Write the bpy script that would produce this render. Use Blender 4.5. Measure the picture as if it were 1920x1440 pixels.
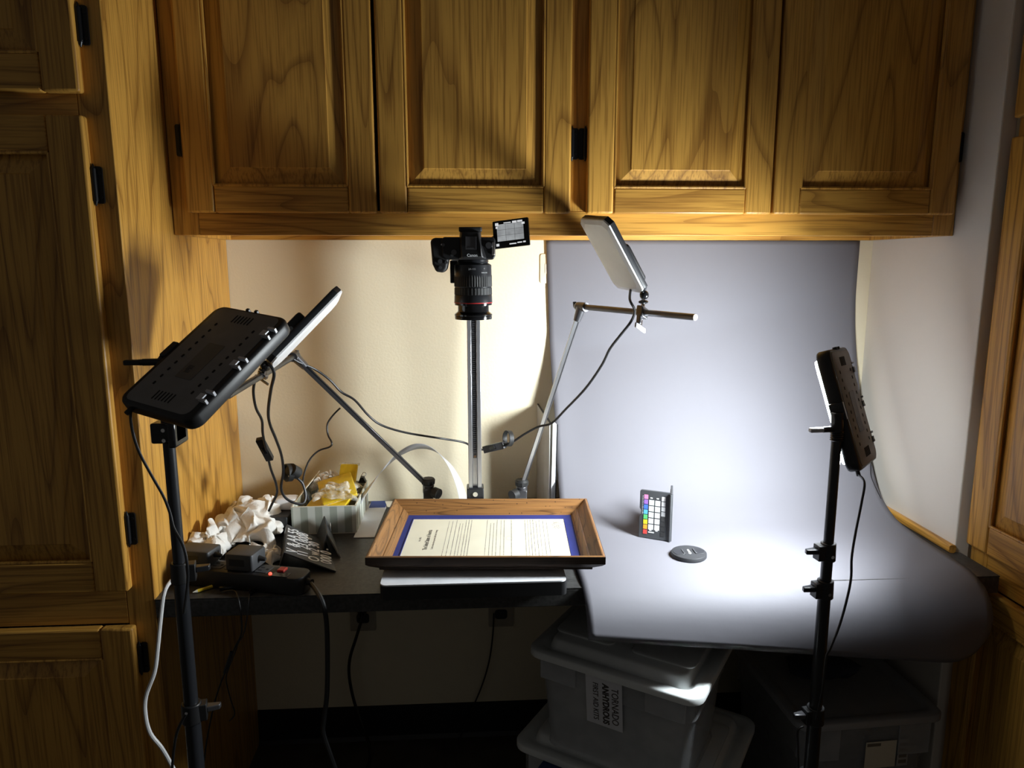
import bpy, bmesh, math, random
from mathutils import Vector, Matrix, noise

for o in list(bpy.data.objects):
    bpy.data.objects.remove(o)
scene = bpy.context.scene
COL = scene.collection

# ------------------------------------------------------------------ camera
CAM = Vector((.605, -1.8445, 1.337))
PITCH, YAW, ROLL, FPX = .1692, .0593, -.0011, 1330.
FW = Vector((math.sin(YAW)*math.cos(PITCH), math.cos(YAW)*math.cos(PITCH), -math.sin(PITCH)))
RT = Vector((math.cos(YAW), -math.sin(YAW), 0))
UP = RT.cross(FW)
RT, UP = RT*math.cos(ROLL)+UP*math.sin(ROLL), -RT*math.sin(ROLL)+UP*math.cos(ROLL)
cd = bpy.data.cameras.new('camera')
cam = bpy.data.objects.new('camera', cd)
COL.objects.link(cam)
cam.matrix_world = Matrix(((RT.x, UP.x, -FW.x, CAM.x), (RT.y, UP.y, -FW.y, CAM.y), (RT.z, UP.z, -FW.z, CAM.z), (0, 0, 0, 1)))
cd.sensor_fit = 'HORIZONTAL'
cd.sensor_width = 36.
cd.lens = 36.*FPX/1920.
cd.clip_start = .02
scene.camera = cam

# ------------------------------------------------------------------ world, exposure
world = bpy.data.worlds.new('dim_room')
scene.world = world
world.use_nodes = True
world.node_tree.nodes['Background'].inputs[0].default_value = (1., .95, .88, 1)
world.node_tree.nodes['Background'].inputs[1].default_value = .048
scene.view_settings.view_transform = 'Standard'
scene.view_settings.look = 'None'
scene.view_settings.gamma = 1.
scene.view_settings.use_curve_mapping = False
scene.view_settings.exposure = 0.
PANEL_POWER = 236.      # radiance of the lit LED diffuser


# ------------------------------------------------------------------ measuring helpers (real points of the place)
def ray(px, py):
    return FW+RT*((px-960)/FPX)+UP*((720-py)/FPX)


def D(px, py, d):
    return CAM+ray(px, py)*d


def on(ax, val, px, py):
    r = ray(px, py)
    return CAM+r*((val-CAM[ax])/r[ax])


def PX(px, py, v): return on(0, v, px, py)
def PY(px, py, v): return on(1, v, px, py)
def PZ(px, py, v): return on(2, v, px, py)


# ------------------------------------------------------------------ materials
def new_mat(name):
    m = bpy.data.materials.new(name)
    m.use_nodes = True
    nt = m.node_tree
    return m, nt, nt.nodes['Principled BSDF']


def pbr(name, col, rough=.5, metal=0., var=.08, scale=30., bump=0., bscale=200., spec=.5, emit=0., ecol=None, alpha=1., coat=0., trans=0.):
    m, nt, b = new_mat(name)
    L = nt.links.new
    tc = nt.nodes.new('ShaderNodeTexCoord')
    n = nt.nodes.new('ShaderNodeTexNoise')
    n.inputs['Scale'].default_value = scale
    n.inputs['Detail'].default_value = 3
    L(tc.outputs['Object'], n.inputs['Vector'])
    r = nt.nodes.new('ShaderNodeValToRGB')
    c = Vector(col)
    lo, hi = c*(1-var), c*(1+var)
    r.color_ramp.elements[0].position = .3
    r.color_ramp.elements[1].position = .7
    r.color_ramp.elements[0].color = (*lo, 1)
    r.color_ramp.elements[1].color = (*[min(x, 1) for x in hi], 1)
    L(n.outputs['Fac'], r.inputs[0])
    L(r.outputs[0], b.inputs['Base Color'])
    b.inputs['Roughness'].default_value = rough
    b.inputs['Metallic'].default_value = metal
    b.inputs['Specular IOR Level'].default_value = spec
    b.inputs['Alpha'].default_value = alpha
    b.inputs['Coat Weight'].default_value = coat
    b.inputs['Transmission Weight'].default_value = trans
    if emit:
        b.inputs['Emission Color'].default_value = (*(ecol or col), 1)
        b.inputs['Emission Strength'].default_value = emit
    if bump:
        n2 = nt.nodes.new('ShaderNodeTexNoise')
        n2.inputs['Scale'].default_value = bscale
        n2.inputs['Detail'].default_value = 4
        L(tc.outputs['Object'], n2.inputs['Vector'])
        bp = nt.nodes.new('ShaderNodeBump')
        bp.inputs['Strength'].default_value = bump
        bp.inputs['Distance'].default_value = .002
        L(n2.outputs['Fac'], bp.inputs['Height'])
        L(bp.outputs[0], b.inputs['Normal'])
    return m


def wood(name, axis, light, dark, rings=16., rough=.4, scale=6., spots=False):
    m, nt, b = new_mat(name)
    L = nt.links.new
    N = nt.nodes.new
    tc = N('ShaderNodeTexCoord')
    oi = N('ShaderNodeObjectInfo')
    mul = N('ShaderNodeMath'); mul.operation = 'MULTIPLY'; mul.inputs[1].default_value = 9.
    L(oi.outputs['Random'], mul.inputs[0])
    add = N('ShaderNodeVectorMath'); add.operation = 'ADD'
    L(tc.outputs['Object'], add.inputs[0])
    L(mul.outputs[0], add.inputs[1])
    sc = [1., 1., 1.]; sc[axis] = .1
    mp = N('ShaderNodeVectorMath'); mp.operation = 'MULTIPLY'; mp.inputs[1].default_value = sc
    L(add.outputs[0], mp.inputs[0])
    n1 = N('ShaderNodeTexNoise'); n1.inputs['Scale'].default_value = scale; n1.inputs['Detail'].default_value = 1.5; n1.inputs['Distortion'].default_value = .25
    L(mp.outputs[0], n1.inputs['Vector'])
    k = N('ShaderNodeMath'); k.operation = 'MULTIPLY'; k.inputs[1].default_value = rings
    L(n1.outputs['Fac'], k.inputs[0])
    fr = N('ShaderNodeMath'); fr.operation = 'FRACT'
    L(k.outputs[0], fr.inputs[0])
    r = N('ShaderNodeValToRGB')
    e = r.color_ramp.elements
    l, d = Vector(light), Vector(dark)
    e[0].position = 0.; e[0].color = (*(d*.8+l*.2), 1)
    e[1].position = 1.; e[1].color = (*(l*.55+d*.45), 1)
    x = e.new(.18); x.color = (*(l*.9+d*.1), 1)
    x = e.new(.6); x.color = (*l, 1)
    x = e.new(.93); x.color = (*(l*.8+d*.2), 1)
    L(fr.outputs[0], r.inputs[0])
    sc2 = [1., 1., 1.]; sc2[axis] = .025
    mp2 = N('ShaderNodeVectorMath'); mp2.operation = 'MULTIPLY'; mp2.inputs[1].default_value = sc2
    L(add.outputs[0], mp2.inputs[0])
    n2 = N('ShaderNodeTexNoise'); n2.inputs['Scale'].default_value = 260.; n2.inputs['Detail'].default_value = 3
    L(mp2.outputs[0], n2.inputs['Vector'])
    r2 = N('ShaderNodeValToRGB')
    r2.color_ramp.elements[0].position = .36; r2.color_ramp.elements[0].color = (.62, .56, .5, 1)
    r2.color_ramp.elements[1].position = .52; r2.color_ramp.elements[1].color = (1, 1, 1, 1)
    L(n2.outputs['Fac'], r2.inputs[0])
    mx = N('ShaderNodeMix'); mx.data_type = 'RGBA'; mx.blend_type = 'MULTIPLY'; mx.inputs[0].default_value = .85
    L(r.outputs[0], mx.inputs[6]); L(r2.outputs[0], mx.inputs[7])
    out = mx.outputs[2]
    if spots:
        v = N('ShaderNodeTexVoronoi'); v.inputs['Scale'].default_value = 75.
        L(add.outputs[0], v.inputs['Vector'])
        r3 = N('ShaderNodeValToRGB')
        r3.color_ramp.elements[0].position = .09; r3.color_ramp.elements[0].color = (.06, .04, .03, 1)
        r3.color_ramp.elements[1].position = .13; r3.color_ramp.elements[1].color = (1, 1, 1, 1)
        L(v.outputs['Distance'], r3.inputs[0])
        m3 = N('ShaderNodeMix'); m3.data_type = 'RGBA'; m3.blend_type = 'MULTIPLY'; m3.inputs[0].default_value = .8
        L(out, m3.inputs[6]); L(r3.outputs[0], m3.inputs[7])
        out = m3.outputs[2]
    L(out, b.inputs['Base Color'])
    b.inputs['Roughness'].default_value = rough
    bp = N('ShaderNodeBump'); bp.inputs['Strength'].default_value = .25; bp.inputs['Distance'].default_value = .0006
    L(n2.outputs['Fac'], bp.inputs['Height'])
    L(bp.outputs[0], b.inputs['Normal'])
    return m


OAK_L, OAK_D = (.64, .335, .062), (.25, .105, .016)
OAK = [wood('oak_grain_'+'xyz'[a], a, OAK_L, OAK_D) for a in range(3)]
FRW = [wood('frame_oak_'+'xyz'[a], a, (.27, .128, .040), (.045, .017, .006), rings=26, rough=.45, scale=14, spots=True) for a in range(3)]
FR_DARK = wood('dark_stained_oak', 0, (.060, .038, .026), (.025, .016, .012), rough=.5)
M = {
    'wall': pbr('cream_wall_paint', (.82, .735, .545), .6, var=.02, scale=4, bump=.25, bscale=160),
    'wall_r': pbr('white_wall_paint', (.76, .71, .64), .6, var=.02, scale=4, bump=.15, bscale=160),
    'floor': pbr('dark_floor_tile', (.09, .08, .065), .5, var=.3, scale=9),
    'base': pbr('black_cove_base', (.012, .013, .016), .45),
    'counter': pbr('black_speckled_laminate', (.05, .049, .047), .38, var=.35, scale=140, spec=.5),
    'paper': pbr('lavender_grey_paper', (.146, .1435, .164), .75, var=.015, scale=6, bump=.12, bscale=35),
    'black': pbr('black_plastic', (.012, .012, .013), .42),
    'black_s': pbr('black_satin', (.016, .017, .02), .3),
    'black_gl': pbr('glossy_black', (.008, .008, .009), .12),
    'rubber': pbr('black_rubber', (.014, .014, .014), .6),
    'grey_pl': pbr('charcoal_plastic', (.05, .052, .056), .5),
    'mid_grey': pbr('grey_housing', (.19, .185, .185), .55),
    'hinge': pbr('blackened_iron', (.008, .008, .009), .35, metal=.3),
    'alu': pbr('brushed_aluminium', (.62, .63, .66), .35, metal=.9, var=.04),
    'chrome': pbr('chrome', (.8, .8, .82), .12, metal=1.),
    'gunmetal': pbr('gunmetal', (.14, .14, .15), .32, metal=.8),
    'silver_pl': pbr('pale_silver_clip', (.55, .56, .6), .35),
    'white_pl': pbr('white_plastic', (.78, .79, .82), .4),
    'diff_off': pbr('milky_diffuser', (.82, .82, .84), .38, var=.03),
    'diff_on': pbr('lit_led_diffuser', (.9, .95, .92), .5, emit=PANEL_POWER, ecol=(.90, .97, 1.)),
    'slot': pbr('dark_slot', (.003, .003, .003), .8),
    'blue': pbr('royal_blue_mat', (.018, .028, .19), .8, bump=.2, bscale=600),
    'doc': pbr('aged_document_paper', (.78, .75, .60), .7, var=.04, scale=14),
    'ink': pbr('brown_black_ink', (.05, .04, .035), .7),
    'ink_lt': pbr('faded_ink', (.20, .17, .14), .7),
    'tissue': pbr('white_tissue', (.82, .79, .74), .75, var=.03, scale=40, bump=.5, bscale=260),
    'cream_card': pbr('cream_card', (.74, .70, .58), .65, var=.03),
    'white_card': pbr('white_card', (.72, .73, .78), .6, var=.02),
    'grey_card': pbr('grey_card', (.46, .45, .43), .6, var=.03),
    'blue_card': pbr('blue_card', (.03, .06, .24), .6),
    'yellow': pbr('yellow_packet', (.75, .53, .03), .35, var=.12, scale=60),
    'red': pbr('red_switch', (.30, .02, .015), .3),
    'led_red': pbr('red_indicator', (.9, .06, .04), .3, emit=2.5, ecol=(1, .07, .04)),
    'white_ink': pbr('white_marker', (.80, .82, .84), .6),
    'bin': pbr('milky_clear_bin', (.60, .62, .65), .25, alpha=.42),
    'lid_white': pbr('white_bin_lid', (.72, .75, .75), .38, var=.03),
    'lid_grey': pbr('smoky_bin_lid', (.34, .35, .37), .4, var=.05),
    'bag': pbr('pale_plastic_bag', (.55, .53, .48), .35, var=.2, scale=25),
    'bag_dark': pbr('dark_bundle', (.05, .06, .09), .5, var=.3, scale=25),
    'blue_tape': pbr('blue_fabric', (.02, .045, .16), .6),
    'cable': pbr('black_cable', (.010, .010, .011), .45),
    'cable_w': pbr('white_cable', (.62, .62, .62), .4),
    'plate': pbr('ivory_plate', (.74, .69, .55), .4),
    'plate_d': pbr('ivory_outlet', (.42, .37, .29), .4),
    'lens_txt': pbr('grey_print', (.45, .45, .46), .5),
    'red_ring': pbr('red_ring', (.45, .02, .02), .4),
    'charcoal_label': pbr('charcoal_label', (.12, .115, .11), .5),
    'cap': pbr('cap_plastic', (.026, .027, .030), .5),
    'screen': None,
}


def film_mat():
    m, nt, b = new_mat('clear_film')
    L = nt.links.new
    out = [n for n in nt.nodes if n.type == 'OUTPUT_MATERIAL'][0]
    tr = nt.nodes.new('ShaderNodeBsdfTransparent'); tr.inputs[0].default_value = (.97, .96, .93, 1)
    b.inputs['Base Color'].default_value = (.9, .88, .8, 1)
    b.inputs['Roughness'].default_value = .12
    tc = nt.nodes.new('ShaderNodeTexCoord')
    n = nt.nodes.new('ShaderNodeTexNoise'); n.inputs['Scale'].default_value = 70
    L(tc.outputs['Object'], n.inputs['Vector'])
    r = nt.nodes.new('ShaderNodeMapRange')
    r.inputs[1].default_value = .35; r.inputs[2].default_value = .75; r.inputs[3].default_value = .12; r.inputs[4].default_value = .5
    L(n.outputs['Fac'], r.inputs[0])
    mx = nt.nodes.new('ShaderNodeMixShader')
    L(r.outputs[0], mx.inputs[0]); L(tr.outputs[0], mx.inputs[1]); L(b.outputs[0], mx.inputs[2])
    L(mx.outputs[0], out.inputs[0])
    return m


M['film'] = film_mat()


def stripe_mat():
    m, nt, b = new_mat('striped_carton')
    L = nt.links.new
    tc = nt.nodes.new('ShaderNodeTexCoord')
    s = nt.nodes.new('ShaderNodeSeparateXYZ'); L(tc.outputs['Object'], s.inputs[0])
    a = nt.nodes.new('ShaderNodeMath'); a.operation = 'ADD'; L(s.outputs[0], a.inputs[0]); L(s.outputs[1], a.inputs[1])
    k = nt.nodes.new('ShaderNodeMath'); k.operation = 'MULTIPLY'; k.inputs[1].default_value = 1/.034; L(a.outputs[0], k.inputs[0])
    f = nt.nodes.new('ShaderNodeMath'); f.operation = 'FRACT'; L(k.outputs[0], f.inputs[0])
    r = nt.nodes.new('ShaderNodeValToRGB'); r.color_ramp.interpolation = 'CONSTANT'
    r.color_ramp.elements[0].color = (.62, .64, .58, 1)
    r.color_ramp.elements[1].position = .5; r.color_ramp.elements[1].color = (.36, .39, .33, 1)
    L(f.outputs[0], r.inputs[0]); L(r.outputs[0], b.inputs['Base Color'])
    b.inputs['Roughness'].default_value = .55
    return m


M['stripe'] = stripe_mat()


def screen_mat():
    m, nt, b = new_mat('live_view_display')
    L = nt.links.new
    tc = nt.nodes.new('ShaderNodeTexCoord')
    n = nt.nodes.new('ShaderNodeTexNoise'); n.inputs['Scale'].default_value = 45
    L(tc.outputs['Object'], n.inputs['Vector'])
    r = nt.nodes.new('ShaderNodeValToRGB')
    r.color_ramp.elements[0].position = .35; r.color_ramp.elements[0].color = (.24, .25, .26, 1)
    r.color_ramp.elements[1].position = .65; r.color_ramp.elements[1].color = (.38, .40, .41, 1)
    L(n.outputs['Fac'], r.inputs[0])
    L(r.outputs[0], b.inputs['Emission Color'])
    b.inputs['Emission Strength'].default_value = .9
    b.inputs['Base Color'].default_value = (.05, .05, .05, 1)
    b.inputs['Roughness'].default_value = .2
    return m


M['screen'] = screen_mat()
M['screen_mark'] = pbr('display_marks', (.85, .87, .88), .4, emit=.7, ecol=(.9, .92, .95))
PATCH = {}


def patch(rgb):
    k = tuple(rgb)
    if k not in PATCH:
        PATCH[k] = pbr('patch_%d' % len(PATCH), rgb, .6, var=.02)
    return PATCH[k]


# ------------------------------------------------------------------ mesh builder
ROOTM = {}


def frame_matrix(x, y, z, loc):
    return Matrix(((x.x, y.x, z.x, loc[0]), (x.y, y.y, z.y, loc[1]), (x.z, y.z, z.z, loc[2]), (0, 0, 0, 1)))


class MB:
    def __init__(self):
        self.v, self.f = [], []

    def add(self, vs, fs, T=None):
        b = len(self.v)
        self.v += [(T @ Vector(v)) if T is not None else Vector(v) for v in vs]
        self.f += [tuple(i+b for i in f) for f in fs]
        return self

    def box(self, lo, hi, T=None):
        (a, b, c), (d, e, g) = lo, hi
        return self.add([(a, b, c), (d, b, c), (d, e, c), (a, e, c), (a, b, g), (d, b, g), (d, e, g), (a, e, g)],
                        [(0, 3, 2, 1), (4, 5, 6, 7), (0, 1, 5, 4), (1, 2, 6, 5), (2, 3, 7, 6), (3, 0, 4, 7)], T)

    def rings(self, rings, T=None, caps=True, closed=True):
        n = len(rings[0])
        vs = [p for r in rings for p in r]
        fs = []
        for i in range(len(rings)-1):
            for j in range(n if closed else n-1):
                k = (j+1) % n
                fs.append((i*n+j, i*n+k, (i+1)*n+k, (i+1)*n+j))
        if caps:
            fs.append(tuple(reversed(range(n))))
            fs.append(tuple((len(rings)-1)*n+j for j in range(n)))
        return self.add(vs, fs, T)

    def cyl(self, p0, p1, r0, r1=None, n=16, T=None):
        p0, p1 = Vector(p0), Vector(p1)
        r1 = r0 if r1 is None else r1
        z = (p1-p0).normalized()
        x = z.orthogonal().normalized()
        y = z.cross(x)
        cs = [(math.cos(2*math.pi*k/n), math.sin(2*math.pi*k/n)) for k in range(n)]
        return self.rings([[p0+(x*c+y*s)*r0 for c, s in cs], [p1+(x*c+y*s)*r1 for c, s in cs]], T)

    def lathe(self, prof, T=None, n=32, mod=None):
        """prof: (r, z) along local +z"""
        rs = []
        for i, (r, z) in enumerate(prof):
            ring = []
            for k in range(n):
                a = 2*math.pi*k/n
                rr = r*(mod(k, i) if mod else 1)
                ring.append((rr*math.cos(a), rr*math.sin(a), z))
            rs.append(ring)
        return self.rings(rs, T)

    def sphere(self, c, r, n=14, s=(1, 1, 1), T=None):
        prof = []
        m = n//2
        rs = []
        for i in range(1, m):
            t = math.pi*i/m
            rs.append([(c[0]+r*s[0]*math.sin(t)*math.cos(2*math.pi*k/n), c[1]+r*s[1]*math.sin(t)*math.sin(2*math.pi*k/n), c[2]-r*s[2]*math.cos(t)) for k in range(n)])
        return self.rings(rs, T)

    def tube(self, pts, r, n=8, T=None, flat=1.):
        pts = [Vector(p) for p in pts]
        rs = []
        t0 = (pts[1]-pts[0]).normalized()
        x = t0.orthogonal().normalized()
        for i, p in enumerate(pts):
            t = (pts[min(i+1, len(pts)-1)]-pts[max(i-1, 0)]).normalized()
            x = (x-t*x.dot(t)).normalized()
            y = t.cross(x)
            rs.append([p+x*(r*math.cos(2*math.pi*k/n))+y*(r*flat*math.sin(2*math.pi*k/n)) for k in range(n)])
        return self.rings(rs, T)

    def prism(self, poly, z0, z1, T=None, chamfer=0.):
        """extrude a 2D polygon (ccw) along local z, optional chamfer of the top and bottom rims"""
        def off(c):
            if not c:
                return poly
            cx = sum(p[0] for p in poly)/len(poly); cy = sum(p[1] for p in poly)/len(poly)
            w = max(abs(p[0]-cx) for p in poly); h = max(abs(p[1]-cy) for p in poly)
            return [(cx+(p[0]-cx)*(1-c/w), cy+(p[1]-cy)*(1-c/h)) for p in poly]
        if chamfer:
            q = off(chamfer)
            q2 = off(chamfer*.3)
            rs = [[(*p, z0) for p in q], [(*p, z0+chamfer*.3) for p in q2], [(*p, z0+chamfer) for p in poly],
                  [(*p, z1-chamfer) for p in poly], [(*p, z1-chamfer*.3) for p in q2], [(*p, z1) for p in q]]
        else:
            rs = [[(*p, z0) for p in poly], [(*p, z1) for p in poly]]
        return self.rings(rs, T)

    def grid(self, nu, nv, fn, T=None, thick=0.):
        vs = [fn(i/(nu-1), j/(nv-1)) for j in range(nv) for i in range(nu)]
        fs = [(j*nu+i, j*nu+i+1, (j+1)*nu+i+1, (j+1)*nu+i) for j in range(nv-1) for i in range(nu-1)]
        return self.add(vs, fs, T)

    def build(self, name, mat, parent=None, smooth=True, bevel=0., seg=2, local=False, angle=35, solid=0., kind=None, label=None):
        me = bpy.data.meshes.new(name)
        vs = self.v
        if parent is not None and not local:
            Mi = ROOTM[parent.name].inverted()
            vs = [Mi @ v for v in vs]
        me.from_pydata([tuple(v) for v in vs], [], self.f)
        me.update()
        bm = bmesh.new(); bm.from_mesh(me)
        bmesh.ops.recalc_face_normals(bm, faces=bm.faces)
        bm.to_mesh(me); bm.free()
        if smooth:
            for p in me.polygons:
                p.use_smooth = True
            me.set_sharp_from_angle(angle=math.radians(angle))
        return link(name, me, mat, parent, bevel, seg, solid, kind, label)


def link(name, me, mat, parent=None, bevel=0., seg=2, solid=0., kind=None, label=None):
    o = bpy.data.objects.new(name, me)
    COL.objects.link(o)
    if mat is not None and not me.materials:
        me.materials.append(mat)
    if parent is not None:
        o.parent = parent
        ROOTM[o.name] = ROOTM[parent.name]
    else:
        ROOTM[o.name] = Matrix.Identity(4)
    if solid:
        s = o.modifiers.new('thickness', 'SOLIDIFY'); s.thickness = solid; s.offset = 0
    if bevel:
        b = o.modifiers.new('soft_edges', 'BEVEL'); b.width = bevel; b.segments = seg; b.limit_method = 'ANGLE'; b.angle_limit = math.radians(40)
    if kind:
        o['kind'] = kind
    if label:
        o['label'] = label
    return o


def tag(o, label, cat, group=None):
    o['label'] = label
    o['category'] = cat
    if group:
        o['group'] = group
    return o


def thing(name, label, cat, loc=(0, 0, 0), T=None, group=None):
    o = bpy.data.objects.new(name, None)
    o.empty_display_size = .05
    COL.objects.link(o)
    mt = T if T is not None else Matrix.Translation(Vector(loc))
    o.matrix_world = mt
    ROOTM[o.name] = mt.copy()
    return tag(o, label, cat, group)


def struct(o):
    o['kind'] = 'structure'
    return o


def rrect(w, h, r, n=5, cx=0., cy=0.):
    p = []
    for sx, sy, a0 in ((1, -1, -90), (1, 1, 0), (-1, 1, 90), (-1, -1, 180)):
        for k in range(n+1):
            a = math.radians(a0+90*k/n)
            p.append((cx+sx*(w/2-r)+r*math.cos(a), cy+sy*(h/2-r)+r*math.sin(a)))
    return p


def smooth_path(pts, n=6):
    P = [Vector(p) for p in pts]
    out = []
    for i in range(len(P)-1):
        a, b, c, d = P[max(i-1, 0)], P[i], P[i+1], P[min(i+2, len(P)-1)]
        for k in range(n):
            t = k/n
            out.append(.5*((2*b)+(c-a)*t+(2*a-5*b+4*c-d)*t*t+(3*b-a-3*c+d)*t**3))
    out.append(P[-1])
    return out


def text(body, size, T, mat, name, parent, depth=.0003, align='CENTER', bold=0., shear=0., squeeze=1.):
    cu = bpy.data.curves.new('txt', 'FONT')
    cu.body = body
    cu.size = size
    cu.align_x = align
    cu.align_y = 'CENTER'
    cu.extrude = depth
    cu.offset = bold
    cu.shear = shear
    cu.resolution_u = 3
    o = bpy.data.objects.new('txt', cu)
    me = bpy.data.meshes.new_from_object(o)
    bpy.data.objects.remove(o); bpy.data.curves.remove(cu)
    me.name = name
    Mi = ROOTM[parent.name].inverted()
    me.transform(Mi @ T @ Matrix.Diagonal((squeeze, 1, 1, 1)))
    me.materials.clear()
    return link(name, me, mat, parent)


X, Y, Z = Vector((1, 0, 0)), Vector((0, 1, 0)), Vector((0, 0, 1))

# =================================================================== SETTING
W, R, T_ = 1.666, .4255, .546
ZC = .707           # counter top
struct(MB().box((-1.2, 0, 0), (W+.5, .1, 2.45)).build('wall_back', M['wall'], smooth=False))
struct(MB().box((W, -R, 0), (W+.034, 0, 2.45)).build('wall_right', M['wall_r'], smooth=False, bevel=.003))
struct(MB().box((-1.2, -2.6, -.05), (2.6, .1, 0)).build('floor', M['floor'], smooth=False))
fl = bpy.data.objects['floor']
for i in range(-2, 6):
    for j in range(0, 8):
        x0, y0 = i*.305+.02, -j*.305
        MB().box((x0+.001, y0-.304, 0), (x0+.304, y0-.001, .0015)).build('tile', M['floor'], fl, smooth=False)
bb = MB()
bb.prism([(0, 0), (-.014, 0), (-.006, .012), (-.004, .1), (0, .103)][::-1], 0, W, T=Matrix(((0, 0, 1, 0), (1, 0, 0, 0), (0, 1, 0, 0), (0, 0, 0, 1))))
struct(bb.build('baseboard_back', M['base'], smooth=False))
# oak strip along the right wall on the counter
tr = MB().prism(rrect(.016, .018, .005, 3, W-.008, ZC+.009), 0, .425, T=Matrix(((1, 0, 0, 0), (0, 0, -1, -.005), (0, 1, 0, 0), (0, 0, 0, 1))))
struct(tr.build('trim_1', OAK[1]))


# =================================================================== OAK CABINETS
def hinge(par, O, u, n, v=Z, h=.062, double=False):
    """blackened hinge: leaf, barrel and finials standing on the face frame"""
    T = frame_matrix(u, v, n, O)
    m = MB()
    m.prism(rrect(.013, h, .004, 3), -.0005, .003, T)
    m.cyl((.007, -h/2+.004, .005), (.007, h/2-.004, .005), .0048, n=12, T=T)
    for s in (-1, 1):
        m.cyl((.007, s*(h/2-.006), .005), (.007, s*(h/2+.004), .005), .0048, .001, n=10, T=T)
        m.cyl((-.002, s*.02, .003), (-.002, s*.02, .0045), .0028, n=8, T=T)
    m.box((.010, -h/2+.008, -.014), (.013, h/2-.008, .004), T)
    return m.build('hinge', M['hinge'], par)


def cab_door(root, O, u, n, w, h, hinges=(), hside=1, st=.056, rl=.053, ga=0, raised=.034):
    """raised panel door. O = lower corner on the face frame, u = width direction, n = outward, thickness 20 mm"""
    th = .020
    T = frame_matrix(u, n*-1, Z, O)     # local x width, y inwards, z up

    def bx(lo, hi):
        return MB().box((lo[0], -hi[1], lo[2]), (hi[0], -lo[1], hi[2]), T)
    door = bx((.004, 0, .004), (w-.004, .006, h-.004)).build('door', OAK[2], root, smooth=False)
    for x0 in (0, w-st):
        bx((x0, .0, 0), (x0+st, th, h)).build('stile', OAK[2], door, bevel=.0045, seg=3)
    for z0 in (0, h-rl):
        bx((st+.0006, .0, z0), (w-st-.0006, th-.0008, z0+rl)).build('rail', OAK[ga], door, bevel=.004, seg=3)
    g, b = .001, raised
    x0, x1, z0, z1 = st+g, w-st-g, rl+g, h-rl-g
    rs = []
    for (e, y) in ((0, .004), (0, .0075), (.006, .0085), (b, .0168), (b+.0015, .0185)):
        rs.append([(x0+e, -y, z0+e), (x1-e, -y, z0+e), (x1-e, -y, z1-e), (x0+e, -y, z1-e)])
    MB().rings(rs, T).build('raised_panel', OAK[2], door, smooth=False)
    # moulded bead round the opening
    m = MB()
    for (a, c) in (((x0, z0), (x1, z0)), ((x1, z0), (x1, z1)), ((x1, z1), (x0, z1)), ((x0, z1), (x0, z0))):
        m.cyl((a[0], -.0165, a[1]), (c[0], -.0165, c[1]), .0035, n=8, T=T)
    m.build('bead', OAK[2], door)
    for hz in hinges:
        xx = w+.010 if hside > 0 else -.010
        hinge(door, T @ Vector((xx, -.0005, hz)), u*(-hside), n)
    return door


# --- upper wall cabinet
ZB, YF = 1.394, -.318
uc = thing('wall_cabinet', 'long oak wall cabinet with four raised-panel doors above the counter', 'cabinet', (W/2, 0, ZB))
MB().box((0, YF+.019, ZB+.012), (W, -.001, ZB+.024)).build('bottom_panel', OAK[0], uc, smooth=False)
MB().box((.001, YF+.019, ZB), (.017, -.001, 2.156)).build('side_panel', OAK[2], uc, smooth=False)
MB().box((W-.018, YF+.019, ZB), (W-.002, -.001, 2.156)).build('side_panel', OAK[2], uc, smooth=False)
MB().box((.017, YF+.019, 2.14), (W-.018, -.001, 2.156)).build('top_panel', OAK[0], uc, smooth=False)
MB().box((.017, -.014, ZB), (W-.018, -.001, ZB+.012)).build('hanging_rail', OAK[0], uc, smooth=False)
for x0, x1 in ((.0015, .052), (.79, .878), (W-.05, W-.002)):
    MB().box((x0, YF, ZB if x0 != .79 else ZB+.0505), (x1, YF+.019, 2.156)).build('frame_stile', OAK[2], uc, bevel=.001, seg=1)
MB().box((.0525, YF, ZB), (W-.0505, YF+.019, ZB+.05)).build('frame_rail', OAK[0], uc, bevel=.001, seg=1)
for x0, x1 in ((.0525, .7895), (.8785, W-.0505)):
    MB().box((x0, YF, 2.106), (x1, YF+.019, 2.156)).build('frame_rail', OAK[0], uc, bevel=.001, seg=1)
DH = 2.118-1.438
for x0, x1, hs in ((.036, .417, -1), (.4235, .817, 1), (.851, 1.244, -1), (1.2495, 1.648, 1)):
    cab_door(uc, Vector((x0, YF-.0002, 1.438)), X, -Y, x1-x0, DH, (.142, DH-.142), hs)

# --- left tall cabinet
lc = thing('tall_cabinet', 'tall oak cabinet at the left with a brightly lit side panel', 'cabinet', (-.25, -.27, 0))
MB().box((-.018, -T_+.019, .0015), (0, -.001, 2.3)).build('side_panel', OAK[2], lc, smooth=False)
MB().box((-.55, -T_+.019, .0015), (-.532, -.001, 2.3)).build('side_panel', OAK[2], lc, smooth=False)
MB().box((-.532, -.02, .0015), (-.018, -.002, 2.3)).build('back_panel', OAK[2], lc, smooth=False)
for x0 in (-.05, -.55):
    MB().box((x0, -T_, .0015), (x0+.0515 if x0 > -.1 else x0+.05, -T_+.019, 2.3)).build('frame_stile', OAK[2], lc, bevel=.0015, seg=2)
for z0, z1 in ((.02, .1), (.66, .735), (1.575, 1.625), (2.25, 2.3)):
    MB().box((-.4995, -T_, z0), (-.0505, -T_+.019, z1)).build('frame_rail', OAK[0], lc, bevel=.001, seg=1)
DW = .485
for z0, z1, hh in ((.08, .659, (.07, .51)), (.733, 1.581, (.117, .736)), (1.617, 2.27, (.108, .55))):
    cab_door(lc, Vector((-.036-DW, -T_-.0002, z0)), X, -Y, DW, z1-z0, hh, 1, st=.06, rl=.06)

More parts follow.
